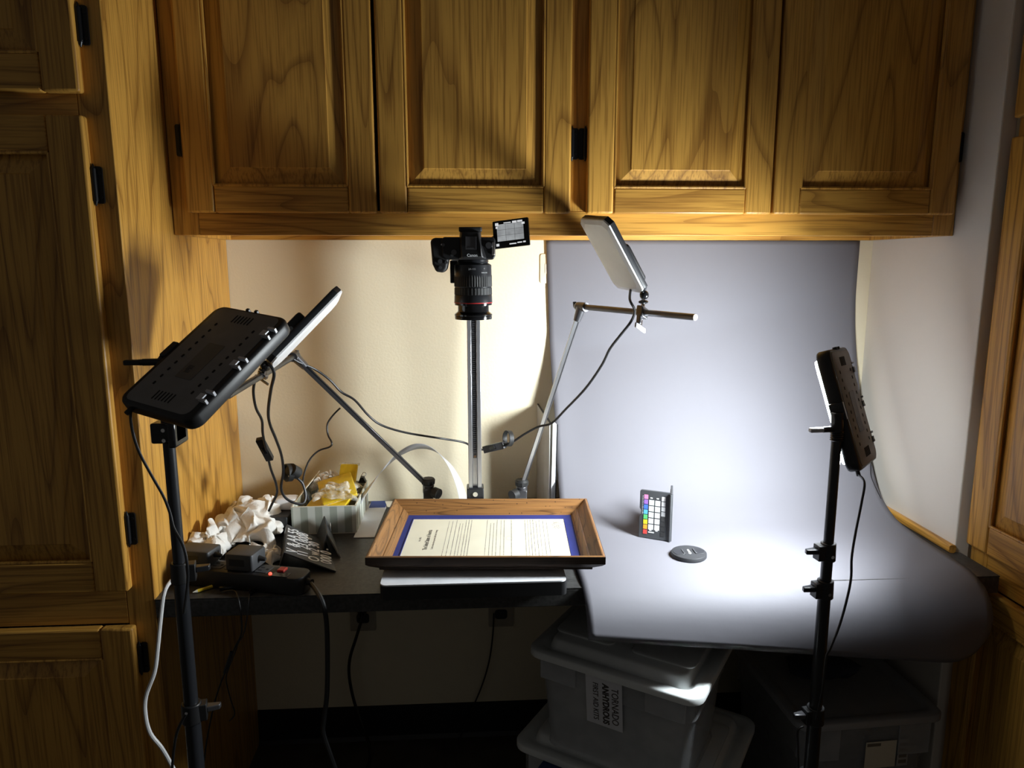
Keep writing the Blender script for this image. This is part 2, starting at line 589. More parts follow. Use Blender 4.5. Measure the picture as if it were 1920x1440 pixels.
# --- right tall cabinet, its doors facing left
rc = thing('tall_cabinet', 'tall oak cabinet at the right edge with doors facing left', 'cabinet', (1.9, -.9, 0))
XF = 1.70
MB().box((XF+.019, -R-.022, .0015), (2.3, -R-.004, 2.3)).build('side_panel', OAK[2], rc, smooth=False)
MB().box((XF+.019, -1.02, .0015), (2.3, -1.002, 2.3)).build('side_panel', OAK[2], rc, smooth=False)
MB().box((2.282, -1.0, .0015), (2.3, -R-.024, 2.3)).build('back_panel', OAK[2], rc, smooth=False)
for y0 in (-R-.055, -1.02):
    MB().box((XF, y0, .0015), (XF+.019, y0+.05, 2.3)).build('frame_stile', OAK[2], rc, bevel=.001, seg=1)
for z0, z1 in ((.02, .1), (.66, .735), (1.575, 1.625), (2.25, 2.3)):
    MB().box((XF, -.9695, z0), (XF+.019, -R-.0555, z1)).build('frame_rail', OAK[1], rc, bevel=.001, seg=1)
for z0, z1, hh in ((.08, .659, (.07, .51)), (.733, 1.581, (.117, .736)), (1.617, 2.27, (.108, .55))):
    cab_door(rc, Vector((XF-.0002, -R-.012, z0)), -Y, -X, .55, z1-z0, hh, -1, st=.06, rl=.06, ga=1)

# =================================================================== COUNTER
ct = thing('counter', 'black speckled laminate desk counter in the alcove', 'counter', (W/2, -.27, ZC-.04))
MB().box((.001, -.547, ZC-.002), (W-.001, -.001, ZC)).box((W-.001, -.547, ZC-.002), (XF-.022, -R-.002, ZC)).build('worktop', M['counter'], ct, smooth=False)
MB().box((.001, -.547, ZC-.038), (XF-.022, -.528, ZC-.0025)).build('front_edge', M['counter'], ct, smooth=False, bevel=.002)
MB().box((.001, -.5275, ZC-.03), (W-.001, -.001, ZC-.0025)).build('underlayer', M['grey_pl'], ct, smooth=False)

# wall outlets under the counter
for xa, lab in ((.302, 'brown wall outlet with a black plug under the counter'), (.683, 'brown wall outlet with a thin cord behind the copy stand')):
    w = thing('wall_outlet', lab, 'outlet', (xa, 0, .375), group='wall outlets under the counter')
    MB().prism(rrect(.07, .115, .004, 3), 0, .005, T=frame_matrix(X, Z, -Y, (xa, -.0003, .392))).build('cover_plate', M['plate_d'], w)
    for dz in (-.02, .02):
        MB().prism(rrect(.034, .028, .008, 3), .005, .0065, T=frame_matrix(X, Z, -Y, (xa, -.0003, .392+dz))).build('socket', M['black'], w)
sw = thing('wall_plate', 'ivory wall plate half hidden by the paper backdrop', 'wall plate', (.812, 0, 1.32))
MB().prism(rrect(.05, .075, .006, 4), 0, .003, T=frame_matrix(X, Z, -Y, (.812, -.0003, 1.322)), chamfer=.001).build('cover_plate', M['wall'], sw)
MB().prism(rrect(.012, .026, .002, 2), .003, .0045, T=frame_matrix(X, Z, -Y, (.806, -.0003, 1.322))).build('toggle', M['plate'], sw)

# =================================================================== PAPER BACKDROP
prof = smooth_path([(-.006, 1.393, 0), (-.008, 1.242, 0), (-.030, 1.11, 0), (-.078, .97, 0), (-.130, .86, 0), (-.185, .775, 0), (-.25, .732, 0), (-.32, .718, 0), (-.40, .714, 0), (-.47, .713, 0),
                    (-.527, .711, 0), (-.565, .698, 0), (-.592, .668, 0), (-.603, .625, 0), (-.602, .58, 0), (-.592, .53, 0)], 5)
plen = [0.]
for a, b in zip(prof, prof[1:]):
    plen.append(plen[-1]+(b-a).length)


def on_prof(s):
    s = max(0, min(s, plen[-1]))
    for i in range(len(plen)-1):
        if plen[i+1] >= s:
            t = (s-plen[i])/(plen[i+1]-plen[i])
            return prof[i].lerp(prof[i+1], t)
    return prof[-1]


def paper_fn(t, q):
    # q: 0 top .. 1 bottom; t: 0 left .. 1 right
    end = plen[-1]-.105*(1-t)-.012*t
    if t > .93:
        k = (t-.93)/.07
        end -= .055*(1-math.sqrt(max(0, 1-k*k)))
    s = q*end
    p = on_prof(s)
    xl = .802+.018*min(1, s/.45)
    x = xl+(1.628-xl)*t
    y, z = p.x, p.y
    up = max(0, min(1, s/.6))
    # left part lies flatter against the wall, with a bulge at the edge
    if s < .75:
        k = math.sin(math.pi*min(1, s/.75))
        y += .045*k*(1-t)*(0.6)-.012*k*math.exp(-((t)/.05)**2)
    z += .0012*math.sin(t*9+s*5)*up
    y -= .004*math.sin(t*7+1.)*(1 if s > 1.05 else 0)
    if s > 1.0:
        y -= .018*(1-t)*min(1, (s-1.0)/.2)
        z += .006*(1-t)*min(1, (s-1.0)/.1)
    y += .03*(t-.9)/.1*min(1, max(0, (s-1.12)/.12)) if t > .9 else 0
    hem = max(0, 1-(end-s)/.075)
    y -= .007*(1-t)*hem*hem
    return Vector((x, min(y, -.0068), z))


pb = MB().grid(56, 96, paper_fn).build('paper_backdrop', M['paper'], solid=.0004)
tag(pb, 'lavender-grey seamless paper sweep hanging from the wall over the counter', 'backdrop')

# board standing at the paper's left edge, then the paper's own curled edge
b = thing('mounting_board', 'pale grey board standing against the wall beside the column', 'board', (.79, -.075, ZC))
p0, p1 = Vector((.783, -.005, ZC+.001)), Vector((.8005, -.145, ZC+.001))
u_ = (p1-p0).normalized()
TBd = frame_matrix(u_, Z, u_.cross(Z), p0)
bl_n = (p1-p0).length
MB().prism([(0, 0), (bl_n*.55, 0), (bl_n*.55, .247), (0, .258)], -.002, .002, TBd).build('panel', M['grey_card'], b, smooth=False)
MB().prism([(bl_n*.56, 0), (bl_n, 0), (bl_n, .238), (bl_n*.56, .247)], -.002, .002, TBd).build('fold_panel', M['grey_card'], b, smooth=False)
MB().prism([(0, .2585), (bl_n, .2385), (bl_n, .2405), (0, .2605)], -.0022, .0022, TBd).build('top_edge', M['black'], b, smooth=False)
b = thing('lit_paper_curl', 'curled left edge of the paper backdrop, painted white as lit, crease shadow painted black', 'board', (.81, -.152, ZC))
MB().prism([(.8025, ZC+.001), (.8125, ZC+.001), (.8165, .945), (.8065, .952)], -.150, -.1465, T=Matrix(((1, 0, 0, 0), (0, 0, 1, 0), (0, 1, 0, 0), (0, 0, 0, 1)))).build('panel', M['white_card'], b, smooth=False)  # curled edge of the backdrop; the light on it is put in as white
MB().prism([(.8127, ZC+.001), (.8150, ZC+.001), (.8190, .944), (.8167, .946)], -.151, -.1465, T=Matrix(((1, 0, 0, 0), (0, 0, 1, 0), (0, 1, 0, 0), (0, 0, 0, 1)))).build('edge', M['black'], b, smooth=False)  # crease shadow next to the curl, put in as a black strip

# =================================================================== COPY STAND
CX, CY = .6135, -.216
cs = thing('copy_stand', 'copy stand with white-topped baseboard and aluminium column', 'copy stand', (CX, -.33, ZC))
MB().prism(rrect(.350, .465, .012, 4, .6075, -.3725), ZC+.014, ZC+.0405).build('baseboard', M['black'], cs)
MB().prism(rrect(.348, .463, .012, 4, .6075, -.3725), ZC+.0405, ZC+.0430).build('white_top', M['white_pl'], cs)
for fx, fy in ((.46, -.515), (.755, -.515), (.46, -.17), (.755, -.17)):
    MB().cyl((fx, fy, ZC+.0005), (fx, fy, ZC+.014), .012, n=14).build('foot_pad', M['rubber'], cs)
col = MB()
for sx in (-1, 1):
    col.box((CX+sx*.0105-.0048, CY-.015, ZC+.043), (CX+sx*.0105+.0048, CY+.015, 1.37))
col.box((CX-.006, CY-.006, ZC+.043), (CX+.006, CY+.012, 1.37))
col.build('column', M['alu'], cs, bevel=.001, seg=1)
rk = MB().box((CX-.0042, CY-.009, .884), (CX+.0042, CY-.006, 1.37))
k = .897
while k < 1.36:
    rk.box((CX-.0036, CY-.0125, k), (CX+.0036, CY-.009, k+.0022)); k += .0048
rk.build('toothed_rack', M['gunmetal'], cs, smooth=False)
MB().cyl((CX, CY-.0092, .889), (CX, CY-.0125, .889), .003, n=12).build('screw', M['chrome'], cs)
MB().box((CX-.020, CY-.022, ZC+.043), (CX+.020, CY+.018, .813)).build('foot', M['black_s'], cs, bevel=.002)
MB().cyl((CX, CY-.022, .800), (CX, CY-.0255, .800), .0058, n=12).build('bolt', M['chrome'], cs)
arm = MB().box((CX-.026, CY-.025, 1.285), (CX+.026, CY+.025, 1.352))
arm.box((.566, -.37, 1.298), (.592, CY-.025, 1.332))
arm.box((.566, -.375, 1.296), (.592, -.365, 1.342))
arm.build('camera_arm', M['black_s'], cs, bevel=.002)


# --- copy lamps: clamp, arm, joint, tube, swivel and panel head
def copy_lamp(label, base, joint, end, clampf, T, L, S, side, head_pt):
    t = thing('copy_lamp', label, 'lamp', base, group='lamps clamped to the copy stand')
    base, joint, end, head_pt = map(Vector, (base, joint, end, head_pt))
    # base clamp
    m = MB().box((base.x-.012, base.y-.014, ZC+.0435), (base.x+.012, base.y+.014, base.z-.004))
    m.cyl(base-Z*.018, base+Z*.004, .014)
    m.build('base_clamp', M['gunmetal'], t, bevel=.002)
    m = MB().lathe([(.010, 0), (.0165, .003), (.0175, .012), (.014, .017), (.004, .018)], Matrix.Translation(base+Z*.003), 20, mod=lambda k, i: 1.0 if k % 2 else .94)
    m.build('clamp_knob', M['rubber'], t)
    m = MB().cyl(base+Vector((-side*.014, -.012, -.012)), base+Vector((-side*.026, -.022, -.014)), .013, n=18)
    m.build('side_wheel', M['rubber'], t)
    # lower arm (flat bar with a rib)
    d = (joint-base).normalized()
    s = d.cross(Y).normalized(); q = s.cross(d)
    TT = frame_matrix(s, q, d, base)
    ln = (joint-base).length
    MB().box((-.0055, -.0045, .012), (.0055, .0045, ln-.01), TT).build('lower_arm', M['black_s'] if side < 0 else M['gunmetal'], t, bevel=.001, seg=1)
    MB().box((-.0015, -.0056, .02), (.0055, -.0047, ln-.02), TT).build('arm_rib', M['alu'] if side > 0 else M['gunmetal'], t, smooth=False)
    # elbow joint
    e = (end-joint).normalized()
    m = MB().cyl(joint-e*.012, joint+e*.016, .0105, n=18)
    m.sphere(joint-e*.010, .0108, 14)
    m.cyl(joint-d*.034, joint-d*.002, .0085, .0115, n=14)
    m.build('elbow', M['gunmetal'], t)
    pk = joint-e*.012
    m = MB().tube(smooth_path([pk, pk-e*.010-Z*.002, pk-e*.013+Z*.010], 4), .0042, 8)
    m.build('wing_knob', M['rubber'], t)
    MB().cyl(joint+e*.014, end, .0064, n=18).build('tube', M['gunmetal'] if side > 0 else M['black_s'], t)
    MB().cyl(end, end+e*.0018, .0060, n=18).build('end_cap', M['alu'], t)
    # clamp on the tube
    c = joint.lerp(end, clampf)
    up = (head_pt-c).normalized()
    sx = e.cross(up).normalized()
    TC = frame_matrix(sx, e, up, c)
    m = MB().prism([(-.010, -.009), (.010, -.009), (.010, .009), (-.010, .009)], -.012, .013, TC)
    m.box((.003, -.006, -.030), (.010, .006, -.010), TC)
    m.build('tube_clamp', M['gunmetal'], t, bevel=.0025)
    m = MB().cyl((0, 0, -.012), (0, 0, -.030), .0035, n=10, T=TC)
    m.build('clamp_screw', M['chrome'], t)
    m = MB().prism([(-.016, -.003), (.016, -.003), (.016, .003), (-.016, .003)], -.042, -.030, TC)
    m.build('clamp_key', M['silver_pl'] if side > 0 else M['black'], t, bevel=.003)
    m = MB().cyl((0, 0, .012), (0, 0, (head_pt-c).length*.55), .0042, n=10, T=TC)
    m.build('stem', M['chrome'], t)
    m = MB().sphere(head_pt.lerp(c, .25), .0098, 14)
    m.sphere(head_pt.lerp(c, .55), .0075, 12, s=(1.4, 1.4, .6))
    m.build('ball_joint', M['black_gl'], t)
    # head
    def chl(w, h, c):
        return [(-w/2+c, -h/2), (w/2-c, -h/2), (w/2, -h/2+c), (w/2, h/2-c), (w/2-c, h/2), (-w/2+c, h/2), (-w/2, h/2-c), (-w/2, -h/2+c)]
    hd = MB().prism(chl(L, S, .012), -.013, -.001, T, chamfer=.002).build('lamp_housing', M['black_s'], t)
    rs = [[(*p, z) for p in chl(L-e_*2, S-e_*2, .012)] for e_, z in ((.0005, -.001), (.001, .002), (.011, .0045))]
    MB().rings(rs, T).build('diffuser', M['diff_off'], hd, smooth=False)
    MB().prism(rrect(L*.5, S*.62, .008, 3, L*.18, 0), -.030, -.013, T, chamfer=.004).build('driver_box', M['black'], hd)
    for k in range(2):
        MB().cyl((L*.12+k*.016, -S*.31-.0002, -.018), (L*.12+k*.016, -S*.31-.0015, -.018), .0042, n=14, T=T).build('button', M['mid_grey'], hd)
    return t


ar, br = Vector((.52, .291, -.803)).normalized(), Vector((.381, -.92, -.086))
br = (br-ar*br.dot(ar)).normalized()
TRL = frame_matrix(ar, br, ar.cross(br), (.898, -.378, 1.351))
copy_lamp('unlit copy lamp with a white diffuser on the right arm of the stand', (.729, -.160, .789), (.857, -.250, 1.239), (1.026, -.536, 1.236), .58, TRL, .18, .108, 1, TRL @ Vector((.088, .040, -.010)))
P0, P1 = D(512, 683, 1.25), D(643, 548, 1.30)
al = (P0-P1).normalized()
vv = ray(578, 615).normalized()
vp = (vv-al*vv.dot(al)).normalized()
wl = al.cross(vp).normalized()
if wl.dot(RT) < 0:
    wl = -wl
nl = (wl*math.cos(.085)-vp*math.sin(.085)).normalized()
bl = nl.cross(al)
TLL = frame_matrix(al, bl, nl, (P0+P1)/2+vp*.04)
jl, el = Vector((.213, -.247, 1.132)), D(428, 741, 1.17)
copy_lamp('unlit copy lamp seen edge-on behind the big black light panel', (.499, -.160, .797), jl, el, .55, TLL, .182, .108, -1, TLL @ Vector((.092, .0, -.012)))

# =================================================================== DIGITAL CAMERA
KX, KY = .6125, -.415
dc = thing('digital_camera', 'black mirrorless camera pointing straight down above the framed document', 'camera', (KX, KY, 1.224))
bd = MB().prism([(.553, 1.348), (.560, 1.343), (.652, 1.343), (.656, 1.350), (.656, 1.381), (.65, 1.386), (.556, 1.386), (.552, 1.380)], -.452, -.372, T=Matrix(((1, 0, 0, 0), (0, 0, 1, 0), (0, 1, 0, 0), (0, 0, 0, 1))))
body = bd.build('body', M['black'], dc, bevel=.003, seg=3)
gr = MB().prism([(.534, 1.335), (.541, 1.320), (.556, 1.318), (.562, 1.326), (.566, 1.345), (.566, 1.384), (.538, 1.385), (.531, 1.379)], -.450, -.374, T=Matrix(((1, 0, 0, 0), (0, 0, 1, 0), (0, 1, 0, 0), (0, 0, 0, 1))))
gr.build('grip', M['rubber'], dc, bevel=.006, seg=4)
hump = MB()
hs = [(-.372, 0), (-.452, 0), (-.470, .25), (-.4765, .6), (-.4765, .98)]
hump.rings([[(.590-.006, y0, 1.344), (.634+.006, y0, 1.344), (.630, y0, 1.372), (.628, y0, 1.398), (.588, y0, 1.398), (.586, y0, 1.372)] for y0 in (-.372, -.450)] +
           [[(.592, -.470, 1.346), (.632, -.470, 1.346), (.627, -.474, 1.372), (.624, -.470, 1.396), (.592, -.470, 1.396), (.590, -.474, 1.372)]])
hump.build('viewfinder_hump', M['black'], dc, bevel=.003, seg=3)
MB().prism(rrect(.044, .03, .004, 3, .608, -.452), 1.396, 1.404, chamfer=.001).build('eyecup', M['rubber'], dc)
hsm = MB().box((.5985, -.4765, 1.362), (.6195, -.474, 1.386))
hsm.box((.5985, -.4785, 1.362), (.6005, -.4765, 1.386)).box((.6175, -.4785, 1.362), (.6195, -.4765, 1.386)).box((.5985, -.4780, 1.362), (.6195, -.4765, 1.365))
hsm.build('hot_shoe', M['gunmetal'], dc, smooth=False)
text('Canon', .0075, frame_matrix(X, Z, -Y, (.611, -.4708, 1.3510)), M['white_ink'], 'maker_name', dc, bold=.0002)
for (x, z, r, h, nm) in ((.556, 1.371, .0030, .003, 'shutter_dial'), (.576, 1.357, .0052, .004, 'mode_dial'), (.5725, 1.342+.01, .003, .003, 'button'), (.549, 1.340, .0042, .003, 'shutter_button'), (.561, 1.338, .003, .002, 'button'), (.643, 1.370, .0062, .006, 'control_dial'), (.549, 1.328, .003, .003, 'button')):
    MB().cyl((x, -.448, z), (x, -.452-h, z), r, n=16).build(nm, M['gunmetal'] if 'dial' in nm else M['grey_pl'], dc)
MB().cyl((.5527, -.45, 1.3716), (.5527, -.4545, 1.3716), .0016, n=10).build('button', M['white_pl'], dc)
MB().box((.649, -.4545, 1.352), (.6545, -.452, 1.376)).build('strap_lug', M['chrome'], dc, bevel=.001)
MB().box((.5715, -.444, 1.341), (.584, -.440, 1.347)).build('release_trim', M['alu'], dc, smooth=False)
# lens, pointing down
TL = frame_matrix(X, -Y, -Z, (KX, KY, 1.343))
ln = MB().lathe([(.030, -.002), (.031, .004), (.0295, .006), (.0365, .010), (.0370, .030), (.0372, .033)], TL, 40).build('lens_barrel', M['black_s'], dc)
MB().lathe([(.0366, .030), (.0374, .0305), (.0376, .052), (.0368, .0525)], TL, 96, mod=lambda k, i: 1. if (k//1) % 2 else .975).build('zoom_ring', M['rubber'], ln)
MB().lathe([(.0368, .0525), (.0368, .0545)], TL, 40).build('barrel_band', M['black_s'], ln)
MB().lathe([(.0366, .0545), (.0374, .055), (.0376, .068), (.0368, .0685)], TL, 72, mod=lambda k, i: 1. if k % 2 else .975).build('focus_ring', M['rubber'], ln)
MB().lathe([(.0368, .0685), (.0375, .070), (.0380, .083)], TL, 40).build('front_barrel', M['black_s'], ln)
MB().lathe([(.0378, .083), (.0382, .0832), (.0382, .0846), (.0376, .085)], TL, 40).build('red_ring', M['red_ring'], ln)
MB().lathe([(.0376, .085), (.0372, .089), (.031, .0895), (.031, .100), (.0315, .102), (.0378, .107), (.0378, .110), (.0368, .111), (.0375, .112), (.0370, .117), (.034, .1175), (.033, .112)], TL, 40).build('filter_ring', M['black_gl'], ln)
MB().lathe([(.033, .1115), (.02, .1095), (.004, .109)], TL, 32).build('front_glass', M['black_gl'], ln)
for a, s_, z_ in ((-.05, '24-105', 1.325), (.62, 'AF', 1.326), (.62, 'STABILIZER', 1.318)):
    nrm = Vector((math.sin(a), -math.cos(a), 0))
    text(s_, .0052 if a < 0 else .0028, frame_matrix(Vector((math.cos(a), math.sin(a), 0)), Z, nrm, Vector((KX, KY, z_))+nrm*.0373), M['lens_txt'], 'lens_print', ln)
# flip-out screen
c00, c10, c11, c01 = D(928, 467, 1.408), D(995, 459, 1.385), D(988, 407, 1.385), D(921, 416, 1.408)
su = ((c10-c00)+(c11-c01)).normalized(); sv = (c01-c00); sv = (sv-su*sv.dot(su)).normalized(); sn = su.cross(sv)
SW, SH = (c10-c00).length, (c01-c00).length
TS = frame_matrix(su, sv, sn, (c00+c10+c11+c01)/4)
sc_ = MB().prism(rrect(SW, SH, .002, 2), -.006, 0, TS, chamfer=.0008).build('flip_screen', M['black_gl'], dc)
MB().box((-SW*.38, -SH*.25, .0001), (SW*.36, SH*.36, .0006), TS).build('display', M['screen'], sc_, smooth=False)
m = MB()
for k in range(1, 3):
    m.box((-SW*.38+SW*.74*k/3-.0002, -SH*.25, .0006), (-SW*.38+SW*.74*k/3+.0002, SH*.36, .0008), TS)
    m.box((-SW*.38, -SH*.25+SH*.61*k/3-.0002, .0006), (SW*.36, -SH*.25+SH*.61*k/3+.0002, .0008), TS)
m.build('grid_lines', M['ink_lt'], sc_, smooth=False)
m = MB()
for (x0, x1, y0, y1) in ((-.42, -.33, .32, .42), (-.41, -.36, .22, .29), (-.18, .02, .38, .41), (.06, .18, .36, .43), (.20, .34, .37, .43), (.32, .40, .28, .35), (-.42, -.34, -.42, -.33), (-.05, .14, -.40, -.36), (.17, .30, -.38, -.34), (.33, .40, -.38, -.33)):
    m.box((x0*SW, y0*SH, .0006), (x1*SW, y1*SH, .0009), TS)
m.build('display_icons', M['screen_mark'], sc_, smooth=False)
MB().cyl(TS @ Vector((-SW/2-.002, -.004, -.006)), Vector((.652, -.425, 1.378)), .004, n=10).build('screen_hinge', M['black'], dc)

# =================================================================== FRAMED DOCUMENT
FRC, FRA = Vector((.6390, -.4115, .7506)), -.057
TF = Matrix.Translation(FRC) @ Matrix.Rotation(FRA, 4, 'Z')
pf = thing('picture_frame', 'oak picture frame with blue mat lying on the copy stand', 'picture frame', T=TF)
FWD, FDP = .453/2, .337/2
PROF = [(.045, 0), (.022, .0055), (.022, .010), (.006, .022), (0, .029), (0, .046), (.0025, .0475), (.005, .0473), (.008, .043), (.014, .036), (.022, .031), (.024, .028), (.027, .0285), (.031, .026), (.037, .0205), (.038, .017), (.045, .010)]
PROF = [(i_, z_*.84) for i_, z_ in PROF]
for (sx, sy) in ((0, -1), (0, 1), (-1, 0), (1, 0)):
    rs = []
    for e in (-1, 1):
        ring = []
        for (i, z) in PROF:
            if sy:
                ring.append((e*(FWD-i), sy*(FDP-i), z))
            else:
                ring.append((sx*(FWD-i), e*(FDP-i), z))
        rs.append(ring)
    MB().rings(rs).build('moulding', FRW[0] if sy else FRW[1], pf, local=True, angle=25)
# dark stained outer faces, a thin shell over the moulding back
for (sx, sy) in ((0, -1), (0, 1), (-1, 0), (1, 0)):
    rs = []
    for e in (-1, 1):
        ring = []
        for (i, z) in ((i_, z_*.84) for i_, z_ in ((.0215, .0055), (.0212, .0100), (.0052, .0222), (-.0006, .029), (-.0006, .0462), (.0012, .0462), (.0012, .029), (.007, .022), (.023, .010), (.023, .0055))):
            if sy:
                ring.append((e*(FWD-i), sy*(FDP-i), z))
            else:
                ring.append((sx*(FWD-i), e*(FDP-i), z))
        rs.append(ring)
    MB().rings(rs).build('outer_face', FR_DARK, pf, local=True, angle=25)
MB().box((-FWD+.036, -FDP+.036, .004), (FWD-.036, FDP-.036, .0130)).build('blue_mat', M['blue'], pf, local=True, smooth=False)
dw, dd = FWD-.056, FDP-.070
dcx = -.002
DOCZ = .0134
doc = MB().box((dcx-dw, -dd-.018, .0125), (dcx+dw, dd+.004, DOCZ)).build('document', M['doc'], pf, local=True, smooth=False)
# mat bevel
m = MB()
for (a, b) in (((dcx-dw, -dd-.018), (dcx+dw, -dd-.018)), ((dcx+dw, -dd-.018), (dcx+dw, dd+.004)), ((dcx+dw, dd+.004), (dcx-dw, dd+.004)), ((dcx-dw, dd+.004), (dcx-dw, -dd-.018))):
    m.cyl((*a, DOCZ), (*b, DOCZ), .0009, n=6)
m.build('mat_bevel', M['blue'], pf, local=True)
ylo, yhi = -dd-.012, dd-.002
TD = lambda x, y: TF @ frame_matrix(Y, -X, Z, (dcx+x, y, DOCZ+.0002))
text('The United States of America', .0125, TD(-dw+.046, (ylo+yhi)/2-.012), M['ink'], 'heading', doc, depth=.0001, squeeze=.72, bold=.00015)
text('No. 5812', .006, TD(-dw+.030, (ylo+yhi)/2-.01), M['ink_lt'], 'number_line', doc, depth=.0001)
text('To all to whom these presents shall come, Greeting:', .0062, TD(-dw+.060, (ylo+yhi)/2-.01), M['ink_lt'], 'subheading', doc, depth=.0001, squeeze=.8)
random.seed(4)
lines = [.083, .091, .100, .108, .114, .121, .127, .133, .168, .176, .183, .190, .199, .206, .222, .252, .258, .264, .270, .277, .284, .292, .300]
for i, lx in enumerate(lines):
    m = MB()
    y = ylo+random.choice([0, .0, .004, .012])
    stop = yhi-random.choice([0, 0, .006, .02, .06 if i % 4 == 3 else .0])
    while y < stop:
        w = random.uniform(.0016, .005)
        h = random.uniform(.0005, .0008)
        m.box((dcx-dw+lx-h, y, DOCZ), (dcx-dw+lx+h, min(y+w, stop), DOCZ+.00012))
        y += w+random.uniform(.0012, .0034)
    m.build('text_line', M['ink'] if i % 4 else M['ink_lt'], doc, local=True, smooth=False, kind='stuff')
sg = MB()
for k in range(4):
    pts = [Vector((dcx+dw-.026+.0045*k+.0035*math.sin(q*1.7+k), yhi-.012-q*.006, DOCZ+.0002)) for q in range(8)]
    sg.tube(smooth_path(pts, 4), .0003, 4)
sg.build('signature', M['ink_lt'], doc, local=True)
sl = MB()
for k in range(24):
    a = 2*math.pi*k/24
    sl.box((dcx+.047+.007*math.cos(a)-.0004, -.01+.011*math.sin(a)-.0004, DOCZ), (dcx+.047+.007*math.cos(a)+.0004, -.01+.011*math.sin(a)+.0004, DOCZ+.0001))
sl.build('embossed_seal', M['ink_lt'], doc, local=True, smooth=False)


# =================================================================== LED PANELS ON STANDS
PL, PS, PT = .223, .151, .025


def led_panel(label, T, lit):
    """local x = long axis, y = short axis (mount at -y), z = front; origin on the back face"""
    t = thing('led_panel', label, 'light panel', T=T, group='light panels on stands')
    hs = MB().prism(rrect(PL, PS, .017, 5), 0, PT, chamfer=.005).build('housing', M['black'], t, local=True, angle=50)
    bk = MB().prism(rrect(PL-.012, PS-.022, .012, 4), -.0012, .0005, chamfer=.0005).build('back_cover', M['mid_grey'], t, local=True)
    MB().prism(rrect(PL-.030, PS-.022, .006, 4), PT-.001, PT+.0065, chamfer=.003).build('diffuser', M['diff_on'] if lit else M['diff_off'], t, local=True)
    # vent slots
    slot = None
    sm = MB().prism(rrect(.0062, .0034, .0016, 2), -.0019, -.0011)
    for sy in (-.5, .5):
        for k in range(10):
            x = -PL*.30+k*PL*.6/9
            if slot is None:
                slot = sm.build('vent_slot', M['slot'], bk, local=True); o = slot
            else:
                o = link('vent_slot', slot.data, None, bk)
            o.location = (x, sy*PS*.52, 0)
    lm = None
    for sx in (-1, 1):
        for k in range(6):
            if lm is None:
                lm = MB().prism(rrect(.017, .0016, .0007, 2), -.0019, -.0011).build('vent_slit', M['slot'], bk, local=True); o = lm
            else:
                o = link('vent_slit', lm.data, None, bk)
            o.location = (sx*PL*.385, (k-2.5)*.0066, 0)
    MB().prism(rrect(PL*.34, PS*.22, .002, 2, -.01, 0), -.0017, -.0011).build('rating_label', M['grey_pl'] if lit else M['charcoal_label'], bk, local=True)
    # moulded trademark strokes
    m = MB()
    for k, hh in enumerate((.010, .010, .006, .010, .010, .010)):
        m.box((-.036+k*.0026, -.010, -.0021), (-.0348+k*.0026, -.010+hh, -.0016))
    m.build('logo_strokes', M['grey_pl'], bk, local=True, smooth=False)
    # clip hooks on the far long edge and the end
    for x in (-.068, .002, .070):
        hk = .0022 if lit else .0055
        m = MB().box((x-.010, PS/2-.014, -hk), (x-.0065, PS/2+.001, .002))
        m.box((x+.0065, PS/2-.014, -hk), (x+.010, PS/2+.001, .002)).box((x-.010, PS/2-.016, -hk-.001), (x+.001, PS/2-.006, -hk+.001))
        m.build('clip_hook', M['silver_pl'] if not lit else M['grey_pl'], t, local=True, smooth=False)
    for y in (-.012, .006):
        MB().box((PL/2-.002, y-.003, -.001), (PL/2+.003, y+.003, .007)).build('end_clip', M['black'], t, local=True, bevel=.001)
    # mounting shoe on the near long edge
    MB().box((-.016, -PS/2-.008, -.002), (.016, -PS/2+.004, PT-.002)).build('mount_shoe', M['black_s'], t, local=True, bevel=.002)
    MB().cyl((-PL/2+.001, -PS/2+.025, .012), (-PL/2-.010, -PS/2+.025, .012), .0038, n=10).build('cord_grommet', M['rubber'], t, local=True)
    return t


